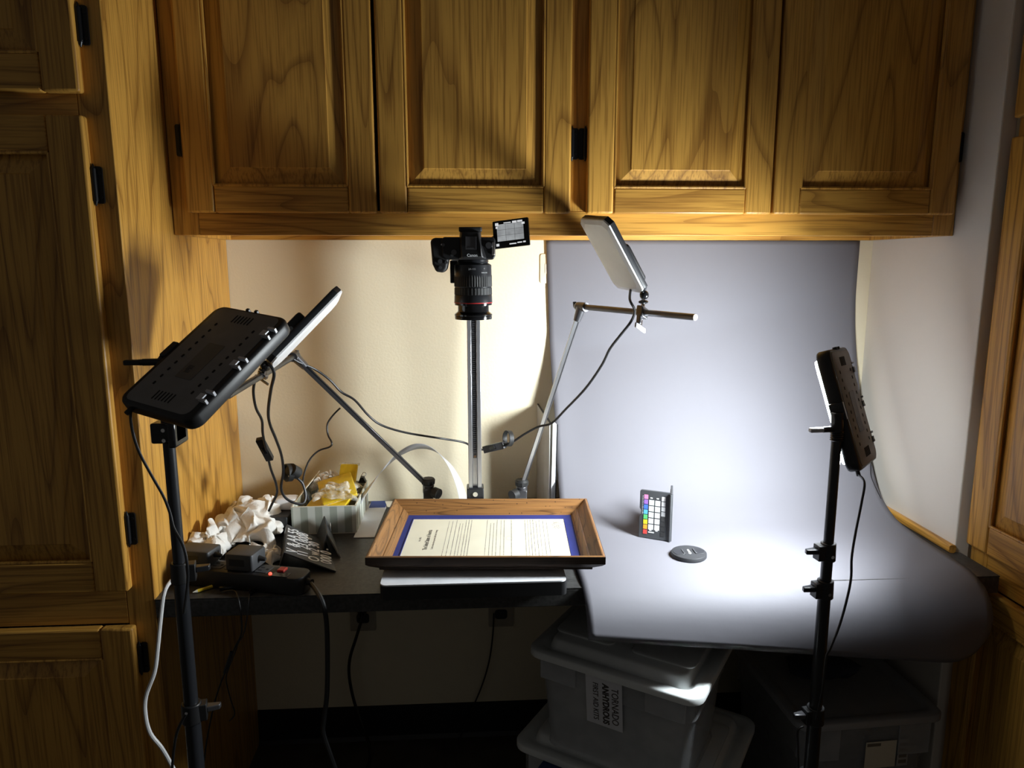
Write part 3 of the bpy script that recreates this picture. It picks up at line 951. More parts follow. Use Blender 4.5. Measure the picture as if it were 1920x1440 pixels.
def light_stand(label, x, y, secs, top, head, rotz, krot=0., leg_a=None, leg_r=.27, grp='light stands in front of the counter'):
    t = thing('light_stand', label, 'light stand', (x, y, 0), group=grp)
    Tz = Matrix.Translation((x, y, 0)) @ Matrix.Rotation(rotz, 4, 'Z')
    zz = [.12]+[s[0] for s in secs]+[top]
    rad = [s[1] for s in secs]
    rad = [rad[0]+.0015]+rad
    for a, b, r in zip(zz, zz[1:], rad):
        MB().cyl((x, y, a), (x, y, b), r, n=20).build('pole_section', M['black_s'], t)
    for (z, r), key in zip(secs, (0, 1, 2)):
        m = MB().cyl((0, 0, z-.017), (0, 0, z+.017), r+.0055, r+.0045, n=20, T=Tz)
        m.box((-.024, -.010, z-.015), (-.004, .010, z+.014), Tz)
        c = m.build('collar', M['black'], t, bevel=.0015)
        MB().prism([(-.046, -.004), (-.024, -.008), (-.020, 0), (-.024, .008), (-.044, .005)], z-.002, z+.007, Tz).build('locking_lever', M['black_s'] if key else M['gunmetal'], c, bevel=.0015)
        MB().cyl((.0, -.012, z-.006), (.0, -.0155, z-.006), .0032, n=10, T=Tz).build('rivet', M['chrome'], c)
    # head: threaded sleeve, swivel block and knob
    h = Vector(head)
    MB().lathe([(.0098, 0), (.0118, .002), (.0098, .004), (.0118, .006), (.0098, .008), (.0118, .010), (.0098, .012), (.0118, .014), (.0098, .016), (.0118, .018), (.0098, .02)], Matrix.Translation((x, y, top-.024)), 20).build('threaded_sleeve', M['black_s'], t)
    MB().cyl((x, y, top-.006), (h.x, h.y, h.z), .0105, n=16).build('swivel_block', M['black'], t, bevel=.001)
    Tl = Tz
    Tz = Tz @ Matrix.Rotation(krot, 4, 'Z')
    kb = MB().cyl((0, 0, 0), (-.028, 0, 0), .0055, n=12, T=Tz @ Matrix.Translation((0, 0, top-.002)))
    kb.sphere((-.030, 0, 0), .0065, 12, s=(1.2, 1, .8), T=Tz @ Matrix.Translation((0, 0, top-.002)))
    kb.build('tilt_knob', M['black'], t)
    wing = MB().prism([(-.055, -.005), (-.030, -.007), (-.030, .007), (-.055, .005)], -.004, .004, Tz @ Matrix.Translation((0, 0, top-.002)))
    wing.build('wing_key', M['silver_pl'] if x > 1 else M['black'], t, bevel=.002)
    # tripod
    for k in range(3):
        a = (rotz+math.radians(95) if leg_a is None else math.radians(leg_a))+math.radians(120*k)
        d = Vector((math.cos(a), math.sin(a), 0))
        p = Vector((x, y, 0))
        MB().cyl(p+d*.02+Z*.335, p+d*leg_r+Z*.012, .0075, n=10).build('leg', M['black_s'], t)
        MB().cyl(p+d*.01+Z*.14, p+d*(.02+(leg_r-.02)*.5)+Z*.175, .004, n=8).build('brace', M['black_s'], t)
        MB().sphere(p+d*(leg_r+.002)+Z*.0115, .0105, 10).build('rubber_foot', M['rubber'], t)
    MB().cyl((x, y, .13), (x, y, .19), .017, n=16).build('lower_hub', M['black'], t)
    MB().cyl((x, y, .31), (x, y, .36), .021, n=16).build('upper_hub', M['black'], t)
    return t


# right, lit
ra, rb = Vector((-.216, .251, .943)).normalized(), Vector((.617, .784, -.067))
rb = (rb-ra*rb.dot(ra)).normalized()
rb = Matrix.Rotation(math.radians(3), 3, ra) @ rb if (Matrix.Rotation(math.radians(3), 3, ra) @ rb).x > rb.x else Matrix.Rotation(math.radians(-3), 3, ra) @ rb
TRP = frame_matrix(ra, rb, ra.cross(rb), (1.317, -.591, 1.074))
led_panel('lit LED panel glowing white on the right-hand stand', TRP, True)
light_stand('black light stand at the right carrying the lit panel', 1.256, -.650, [(.485, .0115), (.742, .0101), (.815, .009)], 1.047, TRP @ Vector((0, -PS/2-.010, .010)), math.radians(8), leg_a=285, leg_r=.16)
# left, seen from behind
la, lb = Vector((.46, .68, .57)).normalized(), Vector((.86, -.49, -.11))
lb = (lb-la*lb.dot(la)).normalized()
TLP = frame_matrix(la, lb, la.cross(lb), Vector((.226, -.780, 1.197))-lb*.017)
led_panel('unlit LED panel seen from its black vented back at the left', TLP, False)
light_stand('black light stand at the left carrying the dark panel', 0.134, -.738, [(.598, .0112), (.846, .0092)], 1.190, TLP @ Vector((0, -PS/2-.010, .012)), math.radians(-165), math.radians(170))
lsd = [o for o in bpy.data.objects if o.name.startswith('light_stand')][-1]
bt = MB().box((.116, -.760, 1.064), (.155, -.720, 1.096))
bt.box((.143, -.765, 1.058), (.155, -.713, 1.104))
bt.build('clamp_bracket', M['black_gl'], lsd, bevel=.003)
for z in (1.070, 1.086):
    MB().cyl((.137, -.760, z), (.137, -.7635, z), .003, n=10).build('rivet', M['chrome'], lsd)


# =================================================================== CABLES
def cable(label, pts, r, mat='cable', n=5, flat=1., name='electric_cable', cat='cable'):
    o = MB().tube(smooth_path(pts, n), r, 8, flat=flat).build(name, M[mat])
    return tag(o, label, cat)


def inline_switch(parent, a, b, r):
    a, b = Vector(a), Vector(b)
    d = (b-a).normalized(); s = d.cross(FW).normalized(); q = s.cross(d)
    Tm = frame_matrix(s, q, d, a)
    L = (b-a).length
    o = MB().prism([(-r, -r*.7), (r, -r*.7), (r, r*.7), (-r, r*.7)], 0, L, Tm, chamfer=r*.35).build('inline_switch', M['black'], parent)
    MB().box((-r*.5, -r*.95, L*.35), (r*.5, -r*.6, L*.62), Tm).build('rocker', M['black_gl'], parent, bevel=.001)
    return o


def ring_part(parent, c, ax, R_, w):
    c, ax = Vector(c), Vector(ax).normalized()
    x = ax.orthogonal().normalized(); y = ax.cross(x)
    Tm = frame_matrix(x, y, ax, c)
    n = 24
    rs = [[((R_+dr)*math.cos(2*math.pi*k/n), (R_+dr)*math.sin(2*math.pi*k/n), z) for k in range(n)] for dr, z in ((0, -w/2), (0, w/2), (-.0025, w/2), (-.0025, -w/2), (0, -w/2))]
    return MB().rings(rs, Tm, caps=False).build('cable_ring', M['rubber'], parent)


c = cable('black cord of the dark LED panel draped in front of its stand', [D(246, 766, 1.02), D(245, 785, 1.01), D(250, 815, 1.0), D(262, 850, 1.01), D(285, 893, 1.03), D(306, 930, 1.05), D(318, 960, 1.06), D(326, 990, 1.06), D(342, 1020, 1.06), D(350, 1050, 1.06), D(352, 1090, 1.07), D(345, 1150, 1.075)], .0021)
cable('white cable hanging down beside the tall cabinet', [D(338, 1078, 1.29), D(322, 1088, 1.27), D(308, 1112, 1.24), D(301, 1165, 1.23), D(296, 1215, 1.22), D(290, 1260, 1.22), D(274, 1305, 1.22), D(273, 1340, 1.22), D(282, 1375, 1.22), D(305, 1405, 1.23), D(330, 1450, 1.25)], .0034, 'cable_w')
cable('thin black cord beside the foot of the left stand', [D(349, 1338, 1.11), D(338, 1358, 1.12), D(329, 1385, 1.13), D(323, 1440, 1.15), D(322, 1500, 1.18)], .0023)
cable('thick black cord of the power strip dropping off the counter', [Vector((.292, -.537, .727)), D(592, 1106, 1.345), D(604, 1128, 1.32), D(612, 1165, 1.325), D(614, 1230, 1.345), D(613, 1300, 1.37), D(608, 1345, 1.38), D(606, 1372, 1.39), D(616, 1405, 1.40), D(632, 1450, 1.42)], .0046)
c = cable('black cord plugged into the wall outlet below the counter', [Vector((.302, -.02, .395)), PY(680, 1155, -.045), PY(668, 1195, -.05), PY(656, 1235, -.05), PY(655, 1270, -.05), PY(664, 1315, -.05), PY(678, 1355, -.06), PY(692, 1395, -.1), PY(693, 1425, -.16), PY(684, 1452, -.2)], .0042)
MB().cyl(Vector((.302, -.007, .400)), Vector((.302, -.040, .388)), .014, .008, n=14).build('plug', M['black'], c)
cable('thin dark cord hanging from the outlet behind the copy stand', [PY(926, 1150, -.012), PY(924, 1190, -.02), PY(917, 1240, -.02), PY(902, 1290, -.02), PY(878, 1345, -.02), PY(862, 1385, -.03)], .0022)
# thin signal cables at the front of the counter
c = cable('thin black audio cable with a jack hanging off the counter', [Vector((.12, -.53, ZC+.003)), PZ(440, 1108, ZC+.006)+Y*-.0, PY(448, 1128, -.556), PY(453, 1165, -.562), PY(452, 1190, -.563), PY(440, 1215, -.563), PY(425, 1255, -.563), PY(416, 1275, -.563), PY(403, 1315, -.563), PY(393, 1360, -.563), PY(386, 1400, -.563), PY(380, 1450, -.563)], .0016)
MB().cyl(PY(434, 1222, -.563), PY(421, 1262, -.563), .0030, n=10).build('jack_sleeve', M['black_s'], c)
c2 = cable('second thin audio cable splitting off the jack below the counter', [PZ(470, 1106, ZC+.005), PY(466, 1128, -.556), PY(462, 1165, -.565), PY(456, 1190, -.567), PY(447, 1205, -.568), PY(440, 1225, -.569), PY(428, 1255, -.57), PY(424, 1275, -.57), PY(432, 1310, -.57), PY(440, 1338, -.57), PY(430, 1352, -.57)], .0012)
cn = MB().tube(smooth_path([PZ(412, 1104, ZC+.005), PZ(440, 1100, ZC+.006), PZ(462, 1097, ZC+.008), PZ(478, 1104, ZC+.006), PZ(470, 1112, ZC+.005)], 5), .0042, 8).build('audio_plugs', M['black_gl'])
tag(cn, 'glossy black tangle of small plugs at the counter front edge', 'plug')
# lamp cords
c = cable('black cord with inline switch running from right lamp behind the column', [TRL @ Vector((.088, -.005, -.006)), D(1181, 562, 1.42), D(1190, 582, 1.42), D(1183, 603, 1.43), D(1162, 630, 1.45), D(1143, 655, 1.47), D(1128, 685, 1.5), D(1098, 728, 1.54), D(1060, 768, 1.6), D(1035, 793, 1.63), D(1010, 800, 1.65), D(985, 813, 1.66), D(962, 828, 1.67), D(948, 833, 1.68), D(925, 839, 1.70), D(905, 843, 1.74), D(886, 838, 1.80), D(868, 829, 1.78), D(820, 821, 1.74), D(760, 811, 1.71), D(715, 797, 1.69), D(690, 778, 1.67), D(665, 750, 1.66), D(640, 735, 1.65), D(618, 712, 1.63), D(590, 692, 1.61), D(562, 680, 1.58), D(548, 672, 1.565)], .0027)
inline_switch(c, D(946, 834, 1.68), D(908, 843, 1.73), .0085)
ring_part(c, D(953, 822, 1.675), RT*.9+FW*.5, .019, .011)
pA = [TLL @ Vector((.09, .0, -.008)), D(514, 700, 1.29), D(508, 730, 1.32), D(503, 770, 1.38), D(506, 795, 1.42), D(518, 825, 1.47), D(528, 855, 1.52), D(531, 885, 1.55), D(527, 915, 1.56), D(535, 933, 1.57), D(552, 943, 1.58), D(568, 944, 1.60), D(573, 930, 1.61), D(568, 908, 1.61), D(558, 897, 1.60), D(545, 888, 1.58)]
c = cable('double black cord looping down from the left copy lamp', pA, .0030)
ring_part(c, D(541, 886, 1.57), RT*.75+FW*.65, .020, .012)
MB().cyl(D(545, 880, 1.56), D(557, 887, 1.58), .014, n=16).build('coiled_plug', M['rubber'], c)
c = cable('black cord with inline switch hanging beside the left lamp tube', [D(478, 712, 1.30), D(475, 735, 1.32), D(480, 765, 1.35), D(491, 788, 1.39), D(493, 815, 1.42), D(502, 855, 1.47), D(508, 880, 1.50), D(517, 905, 1.53), D(519, 925, 1.55), D(510, 945, 1.56), D(504, 958, 1.57)], .0027)
inline_switch(c, D(486, 822, 1.44), D(507, 862, 1.48), .0075)
cable('thin cord looping from the left arm into the striped box', [D(638, 765, 1.66), D(625, 778, 1.66), D(614, 795, 1.66), D(615, 815, 1.66), D(622, 830, 1.65), D(618, 838, 1.65), D(598, 845, 1.65), D(582, 860, 1.64), D(572, 882, 1.63), D(568, 905, 1.62), D(573, 920, 1.62), D(579, 938, 1.62)], .0021)
c = cable('black cord of the lit LED panel running down its stand', [TRP @ Vector((-PL/2-.008, -PS/2+.025, .012)), D(1621, 905, 1.225), D(1615, 945, 1.22), D(1604, 1000, 1.21), D(1597, 1045, 1.20), D(1596, 1080, 1.195), D(1590, 1115, 1.19), D(1575, 1170, 1.19), D(1557, 1215, 1.19), D(1549, 1235, 1.20), D(1541, 1300, 1.23), D(1530, 1350, 1.24)], .0021)
cable('thin cord below the lowest collar of the right stand', [D(1506, 1362, 1.24), D(1496, 1370, 1.24), D(1496, 1400, 1.25), D(1497, 1450, 1.26)], .0019)
cable('hair-thin dark wire near the right wall behind the panel', [TRP @ Vector((-PL/2-.002, PS/2-.02, .01)), D(1633, 890, 1.33), D(1640, 910, 1.36), D(1652, 935, 1.42)], .0008)

# =================================================================== LEFT CLUTTER
random.seed(11)


def crumple(label, c, sx, sy, h, seed, droop=.0, name='crumpled_paper', mat='tissue', n=46, cat='paper', rot=0., fold=.03):
    off = Vector((seed*3.7, seed*1.3, seed*2.1))
    cr, sr = math.cos(rot), math.sin(rot)

    rnd = random.Random(seed)
    creases = []
    for k in range(7):
        an = rnd.uniform(0, math.pi)
        creases.append((math.cos(an), math.sin(an), rnd.uniform(1.2, 4.2), rnd.uniform(0, 9), rnd.uniform(.35, .8)*(1. if k < 4 else .55)))

    def f(u, v):
        a, b = u*2-1, v*2-1
        q = Vector((a*1.3, b*1.3, 0))+off
        rd = max(abs(a), abs(b))**2.5*.75+.25*(a*a+b*b)/2
        dome = max(0, 1-rd)**.55
        rg = 0
        for (ca, sa, fq, ph, am) in creases:
            w_ = (q.x*ca+q.y*sa)*fq+ph+.55*noise.noise(q*1.2+Vector((ph, 0, 0)))
            rg += am*(abs((w_ % 2)-1)-.5)*(.5+noise.noise(q*.9+Vector((0, ph, 0))))*1.6
        z = h*dome*(.78+.22*noise.noise(q*1.1))+fold*rg*(.35+.65*dome)
        x = a*sx+.28*sx*noise.noise(q*1.5+Vector((9, 0, 0)))*(1)+fold*.6*noise.noise(q*4)
        y = b*sy+.35*sy*noise.noise(q*1.5+Vector((0, 9, 0)))+fold*.6*noise.noise(q*4+Vector((3, 3, 0)))
        if droop:
            z += droop*max(0, b*-1)*0
        return Vector((max(.003, c[0]+x*cr-y*sr), c[1]+x*sr+y*cr, max(c[2]+.001+.002*(1+noise.noise(q*6)), c[2]+z)))
    o = MB().grid(n, n, f).build(name, M[mat], solid=.0006, angle=28)
    return tag(o, label, cat)


crumple('big crumpled white tissue paper heaped beside the lit cabinet side', (.085, -.235, ZC), .074, .100, .098, 1, fold=.027, n=80)
crumple('smaller crumpled tissue sheet behind the left light stand', (.036, -.365, ZC), .036, .055, .078, 4, fold=.022, n=56)
crumple('low crumpled tissue scrap in front of the black block', (.150, -.372, ZC), .040, .035, .028, 6, fold=.016, n=44)
# white moulded case and black block
wc = thing('white_charger', 'small white plastic charger behind the tissue paper', 'charger', (.150, -.155, .755))
MB().prism(rrect(.05, .04, .008, 4, .158, -.165), .751, .778, chamfer=.004).build('shell', M['white_pl'], wc)
MB().box((.176, -.172, .757), (.1848, -.158, .771)).build('prong_cover', M['white_pl'], wc, bevel=.002)
bc = thing('black_block', 'black block under the white charger beside the striped box', 'case', (.16, -.20, ZC))
MB().prism(rrect(.052, .09, .006, 3, .148, -.185), ZC+.0005, .7505, chamfer=.003).build('shell', M['black'], bc)  # black block filling the space under the charger
MB().box((.137, -.2315, .727), (.157, -.2298, .737)).build('front_tab', M['black_gl'], bc)

# striped box with packets
bx = thing('striped_box', 'open carton with grey-green stripes holding packets', 'box', (.255, -.13, ZC))
BX0, BX1, BY0, BY1, BH = .183, .333, -.232, -.035, .068
MB().box((BX0, BY0, ZC+.0005), (BX1, BY1, ZC+.003)).build('bottom', M['cream_card'], bx, smooth=False)
MB().box((BX0, BY0, ZC+.003), (BX1, BY0+.0025, ZC+BH)).build('front_side', M['stripe'], bx, smooth=False)
MB().box((BX0, BY1-.0025, ZC+.003), (BX1, BY1, ZC+BH)).build('back_side', M['stripe'], bx, smooth=False)
MB().box((BX1-.0025, BY0+.0025, ZC+.003), (BX1, BY1-.0025, ZC+BH)).build('right_side', M['stripe'], bx, smooth=False)
MB().box((BX0, BY0+.0025, ZC+.003), (BX0+.0025, BY1-.0025, ZC+BH)).build('left_side', M['stripe'], bx, smooth=False)
MB().add([(BX0+.002, BY1-.01, ZC+BH), (BX0+.002, BY0+.05, ZC+BH), (BX0+.03, BY1-.01, ZC+BH+.032)], [(0, 1, 2)]).build('inner_flap', M['cream_card'], bx, solid=.002, smooth=False)
m = MB()
for x0, y0, x1, y1 in ((BX0-.0003, BY0-.0003, BX1+.0003, BY0+.0028), (BX1-.0028, BY0, BX1+.0003, BY1), (BX0-.0003, BY0, BX0+.0028, BY1)):
    m.box((x0, y0, ZC+BH-.0008), (x1, y1, ZC+BH+.0006))
m.build('rim', M['cream_card'], bx, smooth=False)


def packet(label, c, w, d, t_, rx, ry, rz, mat='yellow'):
    T = Matrix.Translation(Vector(c)) @ Matrix.Rotation(rz, 4, 'Z') @ Matrix.Rotation(ry, 4, 'Y') @ Matrix.Rotation(rx, 4, 'X')
    th = thing('sealed_packet', label, 'packet', T=T, group='packets in the striped box')
    MB().prism(rrect(w, d, .004, 3), -t_/2, t_/2, chamfer=min(.002, t_*.3)).build('card', M[mat], th, local=True)
    for s in (-1, 1):
        MB().box((-w/2-.004, s*d/2-.003, -.0006), (w/2+.004, s*d/2+.004, .0006)).build('sealed_edge', M['film'], th, local=True, smooth=False)
    return th


packet('flat yellow packet lying on top in the striped box', (.275, -.145, ZC+.082), .085, .11, .010, .22, -.22, .25)
packet('yellow packet standing up at the back of the striped box', (.292, -.085, ZC+.100), .045, .055, .006, .95, 0, -.12)
packet('dull yellow packet at the bottom of the striped box', (.262, -.165, ZC+.058), .10, .10, .012, .1, -.1, -.15)
crumple('clear crumpled film over the yellow packets', (.276, -.150, ZC+.070), .050, .060, .030, 9, name='plastic_film', mat='film', n=40, cat='plastic film', fold=.009)
crumple('white crumpled tissue at the back of the striped box', (.240, -.070, ZC+.050), .042, .024, .062, 13, name='tissue_wad', n=34, fold=.016)
bk = thing('binder_clip', 'small black binder clip at the back corner of the box', 'clip', (.322, -.06, ZC+.075))
MB().prism([(-.010, 0), (.010, 0), (.004, .014), (-.004, .014)], -.008, .008, T=frame_matrix(X, Z, -Y, (.322, -.052, ZC+.0695))).build('jaw', M['black'], bk)
MB().tube(smooth_path([(.318, -.052, ZC+.083), (.326, -.054, ZC+.096), (.333, -.056, ZC+.092), (.326, -.052, ZC+.083)], 4), .0009, 6).build('handle', M['chrome'], bk)
# paper ribbon arching over the counter
arc = smooth_path([(.326, -.150, .755), (.352, -.138, .790), (.385, -.125, .830), (.425, -.113, .866), (.468, -.108, .884), (.510, -.108, .875), (.548, -.11, .838), (.572, -.115, .790), (.585, -.12, .742)], 5)
m = MB()
rs = []
for i, p in enumerate(arc):
    k = i/(len(arc)-1)
    wv = Vector((-.016*(1-k)**2+.020*k**2, .026-.008*k, -.020*math.sin(math.pi*min(1, k*1.15))))
    rs.append([p-wv*.5, p+wv*.5])
m.rings(rs, caps=False, closed=False)
tag(m.build('paper_ribbon', M['white_card'], solid=.0006), 'white paper strip arching from the box to the column', 'paper strip')
wcard = MB().box((0, 0, 0), (.048, .235, .0016), T=Matrix.Translation((.330, -.262, ZC+.0005)) @ Matrix.Rotation(-.02, 4, 'Z')).build('white_card', M['white_card'], smooth=False)
tag(wcard, 'white card lying on the counter right of the striped box', 'card')
tag(MB().box((.338, -.060, ZC+.0022), (.380, -.012, ZC+.0036)).build('blue_card', M['blue_card'], smooth=False), 'blue card poking out behind the white card', 'card')
tag(MB().box((0, 0, 0), (.075, .045, .0012), T=Matrix.Translation((.385, -.060, ZC+.0022)) @ Matrix.Rotation(.06, 4, 'Y') @ Matrix.Rotation(.25, 4, 'Z')).build('printed_sheet', M['cream_card'], smooth=False), 'folded printed sheet under the left lamp arm', 'paper')


# black tent cards
def tent(label, apex0, apex1, fl, fr, bl_, br_, name='tent_card'):
    t = thing(name, label, 'tent card', (Vector(fl)+Vector(fr)+Vector(bl_)+Vector(br_))/4, group='black tent cards')
    a0, a1, fl, fr, bl_, br_ = map(Vector, (apex0, apex1, fl, fr, bl_, br_))
    MB().add([fl, fr, a1, a0], [(0, 1, 2, 3)]).build('front_leaf', M['grey_pl'], t, solid=.0025, smooth=False)
    MB().add([bl_, br_, a1, a0], [(3, 2, 1, 0)]).build('back_leaf', M['black'], t, solid=.0025, smooth=False)
    return t, a0, a1, fl, fr


zz = ZC+.002
# first: ridge at the upper left, its written leaf sloping down to the right and towards the viewer
A0, A1 = PY(533, 1037, -.425), PY(538, 984, -.275)
B0, B1 = PZ(630, 1072, zz), PZ(612, 1018, zz)
t, a0, a1, fl_, fr_ = tent('black tent card covered in white handwritten numbers', A0, A1, B0, B1, Vector((A0.x-.012, A0.y, zz)), Vector((A1.x-.012, A1.y, zz)))
eu = (A0-B0).normalized()            # up the slope
ew = (A1-A0).normalized()
nn = ew.cross(eu).normalized()
if nn.z < 0:
    nn = -nn
wd = (A0-B0).length
# text runs up and away, lines stepping down the slope
tx = (A1-A0).normalized()
ty = nn.cross(tx)
if ty.dot(eu) < 0:
    tx = -tx; ty = nn.cross(tx)
ll = (A1-A0).length
for i, (s_, fr_k, sz, ou) in enumerate((('V  \u0026 AA 55', .15, .030, .48), ('11  23 8008', .36, .028, .47), ('O w2 30 \u00b0', .58, .030, .42), ('000 0 -', .82, .030, .36))):
    c = A0.lerp(B0, fr_k)+(A1-A0)*ou+nn*.0018
    text(s_, sz*1.12, frame_matrix((A1-A0).normalized(), nn.cross((A1-A0).normalized()), nn, c) if nn.cross((A1-A0).normalized()).dot(eu) > 0 else frame_matrix(-(A1-A0).normalized(), nn.cross(-(A1-A0).normalized()), nn, c), M['white_ink'], 'written_line', t, bold=.0004, shear=.25, squeeze=.8)
# second: an inverted V standing behind it, ridge pointing at the viewer
R0, R1 = PY(613, 1001, -.335), PY(608, 968, -.245)
t2, *_ = tent('plain black tent card standing open beside the striped box', R0, R1, PZ(638, 1046, zz), PZ(622, 1000, zz), PZ(604, 1042, zz), PZ(594, 1004, zz))
text('58', .02, frame_matrix((R1-R0).normalized(), Z, ((R1-R0).normalized()).cross(Z).normalized(), R0.lerp(R1, .55)+X*.008-Z*.006+Vector((.004, -.004, 0))), M['white_ink'], 'written_mark', t2)

# power strip with adapters
s0, s1 = Vector((-.0, -.452, ZC+.0005)), Vector((.285, -.530, ZC+.0005))
s0 = s0+(s1-s0)*.03
su_ = (s1-s0).normalized(); sw_ = Z.cross(su_)
TPS = frame_matrix(su_, sw_, Z, s0)
SL = (s1-s0).length
ps = thing('power_strip', 'black power strip with a red switch on the counter', 'power strip', T=TPS)
sb = MB().prism(rrect(SL, .052, .018, 5, SL/2, 0), 0, .036, chamfer=.004).build('body', M['black'], ps, local=True)
for k in range(6):
    x = .03+k*.033
    o = MB().prism(rrect(.026, .030, .003, 2, x, 0), .0355, .0372).build('socket', M['grey_pl'], ps, local=True)
    for dx, dy, w, h in ((-.006, .006, .008, .0022), (-.006, -.006, .008, .0022), (.007, 0, .005, .005)):
        MB().box((x+dx-w/2, dy-h/2, .0371), (x+dx+w/2, dy+h/2, .0376)).build('slot', M['slot'], o, local=True, smooth=False)
MB().box((SL-.062, -.005, .0355), (SL-.047, .012, .0405)).build('switch', M['red'], ps, local=True, bevel=.0015)
MB().box((SL-.064, -.024, .0355), (SL-.030, -.006, .037)).build('switch_plate', M['black_gl'], ps, local=True)
MB().sphere((SL-.068, -.018, .0375), .0034, 12).build('indicator_light', M['led_red'], ps, local=True)
MB().cyl((SL-.004, 0, .02), (SL+.012, -.004, .022), .008, .0055, n=12).build('strain_relief', M['rubber'], ps, local=True)


def adapter(label, x, w, d, h, dy, rz):
    T = TPS @ Matrix.Translation((x, dy, .0372)) @ Matrix.Rotation(rz, 4, 'Z')
    t = thing('power_adapter', label, 'adapter', T=T, group='adapters plugged into the power strip')
    MB().prism(rrect(w, d, .004, 3), 0, h, chamfer=.003).build('shell', M['grey_pl'], t, local=True)
    MB().cyl((w/2-.001, 0, h*.55), (w/2+.014, 0, h*.5), .006, .0035, n=12).build('cord_exit', M['rubber'], t, local=True)
    MB().box((-w*.35, -d/2-.0004, h*.3), (w*.2, -d/2+.001, h*.7)).build('rating_label', M['black'], t, local=True, smooth=False)


adapter('black power adapter at the left end of the power strip', .045, .075, .046, .030, .008, .02)
adapter('black power adapter in the middle of the power strip', .152, .058, .052, .034, .006, .03)
pc = thing('pencil_stub', 'short yellow pencil stub at the counter front edge', 'pencil', PZ(378, 1104, ZC))
pa, pb_ = PZ(370, 1108, ZC+.0038), PZ(398, 1099, ZC+.0038)
MB().cyl(pa, pb_, .0034, n=6).build('shaft', M['yellow'], pc, smooth=False)
MB().cyl(pa, pa+(pa-pb_).normalized()*.009, .0033, .0004, n=8).build('tip', M['cream_card'], pc)

# =================================================================== COLOUR CHART AND LENS CAP
def paper_z(x, y):
    best = .713
    for a, b in zip(prof, prof[1:]):
        if min(a.x, b.x) <= y <= max(a.x, b.x):
            best = a.y if a.x == b.x else a.y+(b.y-a.y)*(y-a.x)/(b.x-a.x)
    return best


h0 = Vector((.985, -.322, 0)); h1 = Vector((1.047, -.352, 0))
zb = .7178
cu_ = (h1-h0).normalized()
h0.z = h1.z = zb
cn_ = cu_.cross(Z)                # towards the viewer
CHW, CHH = (h1-h0).length, .112
lean = (Z-cn_*.04).normalized()
TCH = frame_matrix(cu_, lean, cu_.cross(lean), h0)
cc = thing('color_chart', 'folding colour checker chart standing open on the grey paper', 'color chart', T=Matrix.Translation((h0+h1)/2))
out = [(0, 0), (CHW, 0), (CHW, CHH), (.003, CHH), (0, CHH-.003), (0, CHH*.62), (.004, CHH*.57), (.004, CHH*.50), (0, CHH*.45)]
lf = MB().prism(out, -.005, 0, TCH).build('chart_leaf', M['grey_pl'], cc, smooth=False, bevel=.0008, seg=1)
cols = [(.75, .22, .42), (.30, .14, .58), (.06, .17, .68), (.10, .42, .75), (.10, .50, .16), (.85, .70, .02), (.85, .36, .03), (.62, .06, .05)]


def sq(x, y, w, h, c):
    MB().box((x, y, .0001), (x+w, y+h, .0007), TCH).build('colour_patch', patch(c), lf, smooth=False)


for i, c in enumerate(cols):
    sq(.010, CHH-.020-i*.0117, .0088, .0098, c)
for i in range(5):
    g = .72-.01*i
    sq(.0215, CHH-.0335-i*.0142, .0112, .0118, (.66+.02*i, .74, .72+.005*i))
    sq(.0353, CHH-.0335-i*.0142, .0112, .0118, (.70+.012*i, .72, .72))
for i, g in enumerate((.8, .72, .6, .48, .045, .035, .03, .025)):
    sq(.0495, CHH-.021-i*.0117, .0090, .0098, (g, g, g*1.02))
m = MB()
for k in range(14):
    m.box((.0062, CHH-.014-k*.0032, .0001), (.0080 if k % 4 else .0086, CHH-.0135-k*.0032, .0006), TCH)
for x, y in ((.024, CHH-.018), (.038, CHH-.018), (.024, .019), (.038, .019), (.022, .014), (.026, .014), (.030, .014)):
    m.box((x, y, .0001), (x+.005, y+.0024, .0006), TCH)
m.build('scale_marks', M['white_ink'], lf, smooth=False)
# second leaf, folded back towards the right
p2 = PZ(1264, 1000, zb+.001)
u2 = (Vector((1.069, -.285, zb))-h1-cu_*.003).normalized()
T2 = frame_matrix(u2, Z, u2.cross(Z), h1+cu_*.0035)
MB().prism([(0, 0), (.066, 0), (.066, CHH-.003), (.063, CHH), (0, CHH)], -.0025, .0025, T2).build('cover_leaf', M['grey_pl'], cc, smooth=False, bevel=.0008, seg=1)
MB().box((.006, .008, -.0034), (.060, CHH-.008, -.0026), T2).build('cover_label', M['black'], cc, smooth=False)
MB().cyl(h1+cu_*.0012, h1+cu_*.0012+Z*CHH*.98, .0030, n=12).build('hinge_pin', M['grey_pl'], cc)

CP = Vector((1.070, -.427, .7152))
lc_ = thing('lens_cap', 'round black lens cap lying on the grey paper', 'lens cap', CP)
TCP = Matrix.Translation(CP) @ Matrix.Rotation(-.02, 4, 'Y')
MB().lathe([(.036, 0), (.0375, .001), (.0375, .007), (.0365, .0085), (.033, .0092), (.002, .0092)], TCP, 48).build('disc', M['cap'], lc_)
for s in (-1, 1):
    MB().prism([(s*.012, -.012), (s*.030, -.012), (s*.034, 0), (s*.030, .012), (s*.012, .012)][::s], .0088, .0098, TCP).build('pinch_grip', M['black_s'], lc_, bevel=.0004)
    MB().box((s*.0125-.0016, -.012, .0095), (s*.0125+.0016, .012, .0112), TCP).build('grip_ridge', M['grey_pl'], lc_, bevel=.0005)
text('Canon', .0088, TCP @ frame_matrix(Y, -X, Z, (0, 0, .0094)), M['white_ink'], 'maker_name', lc_)


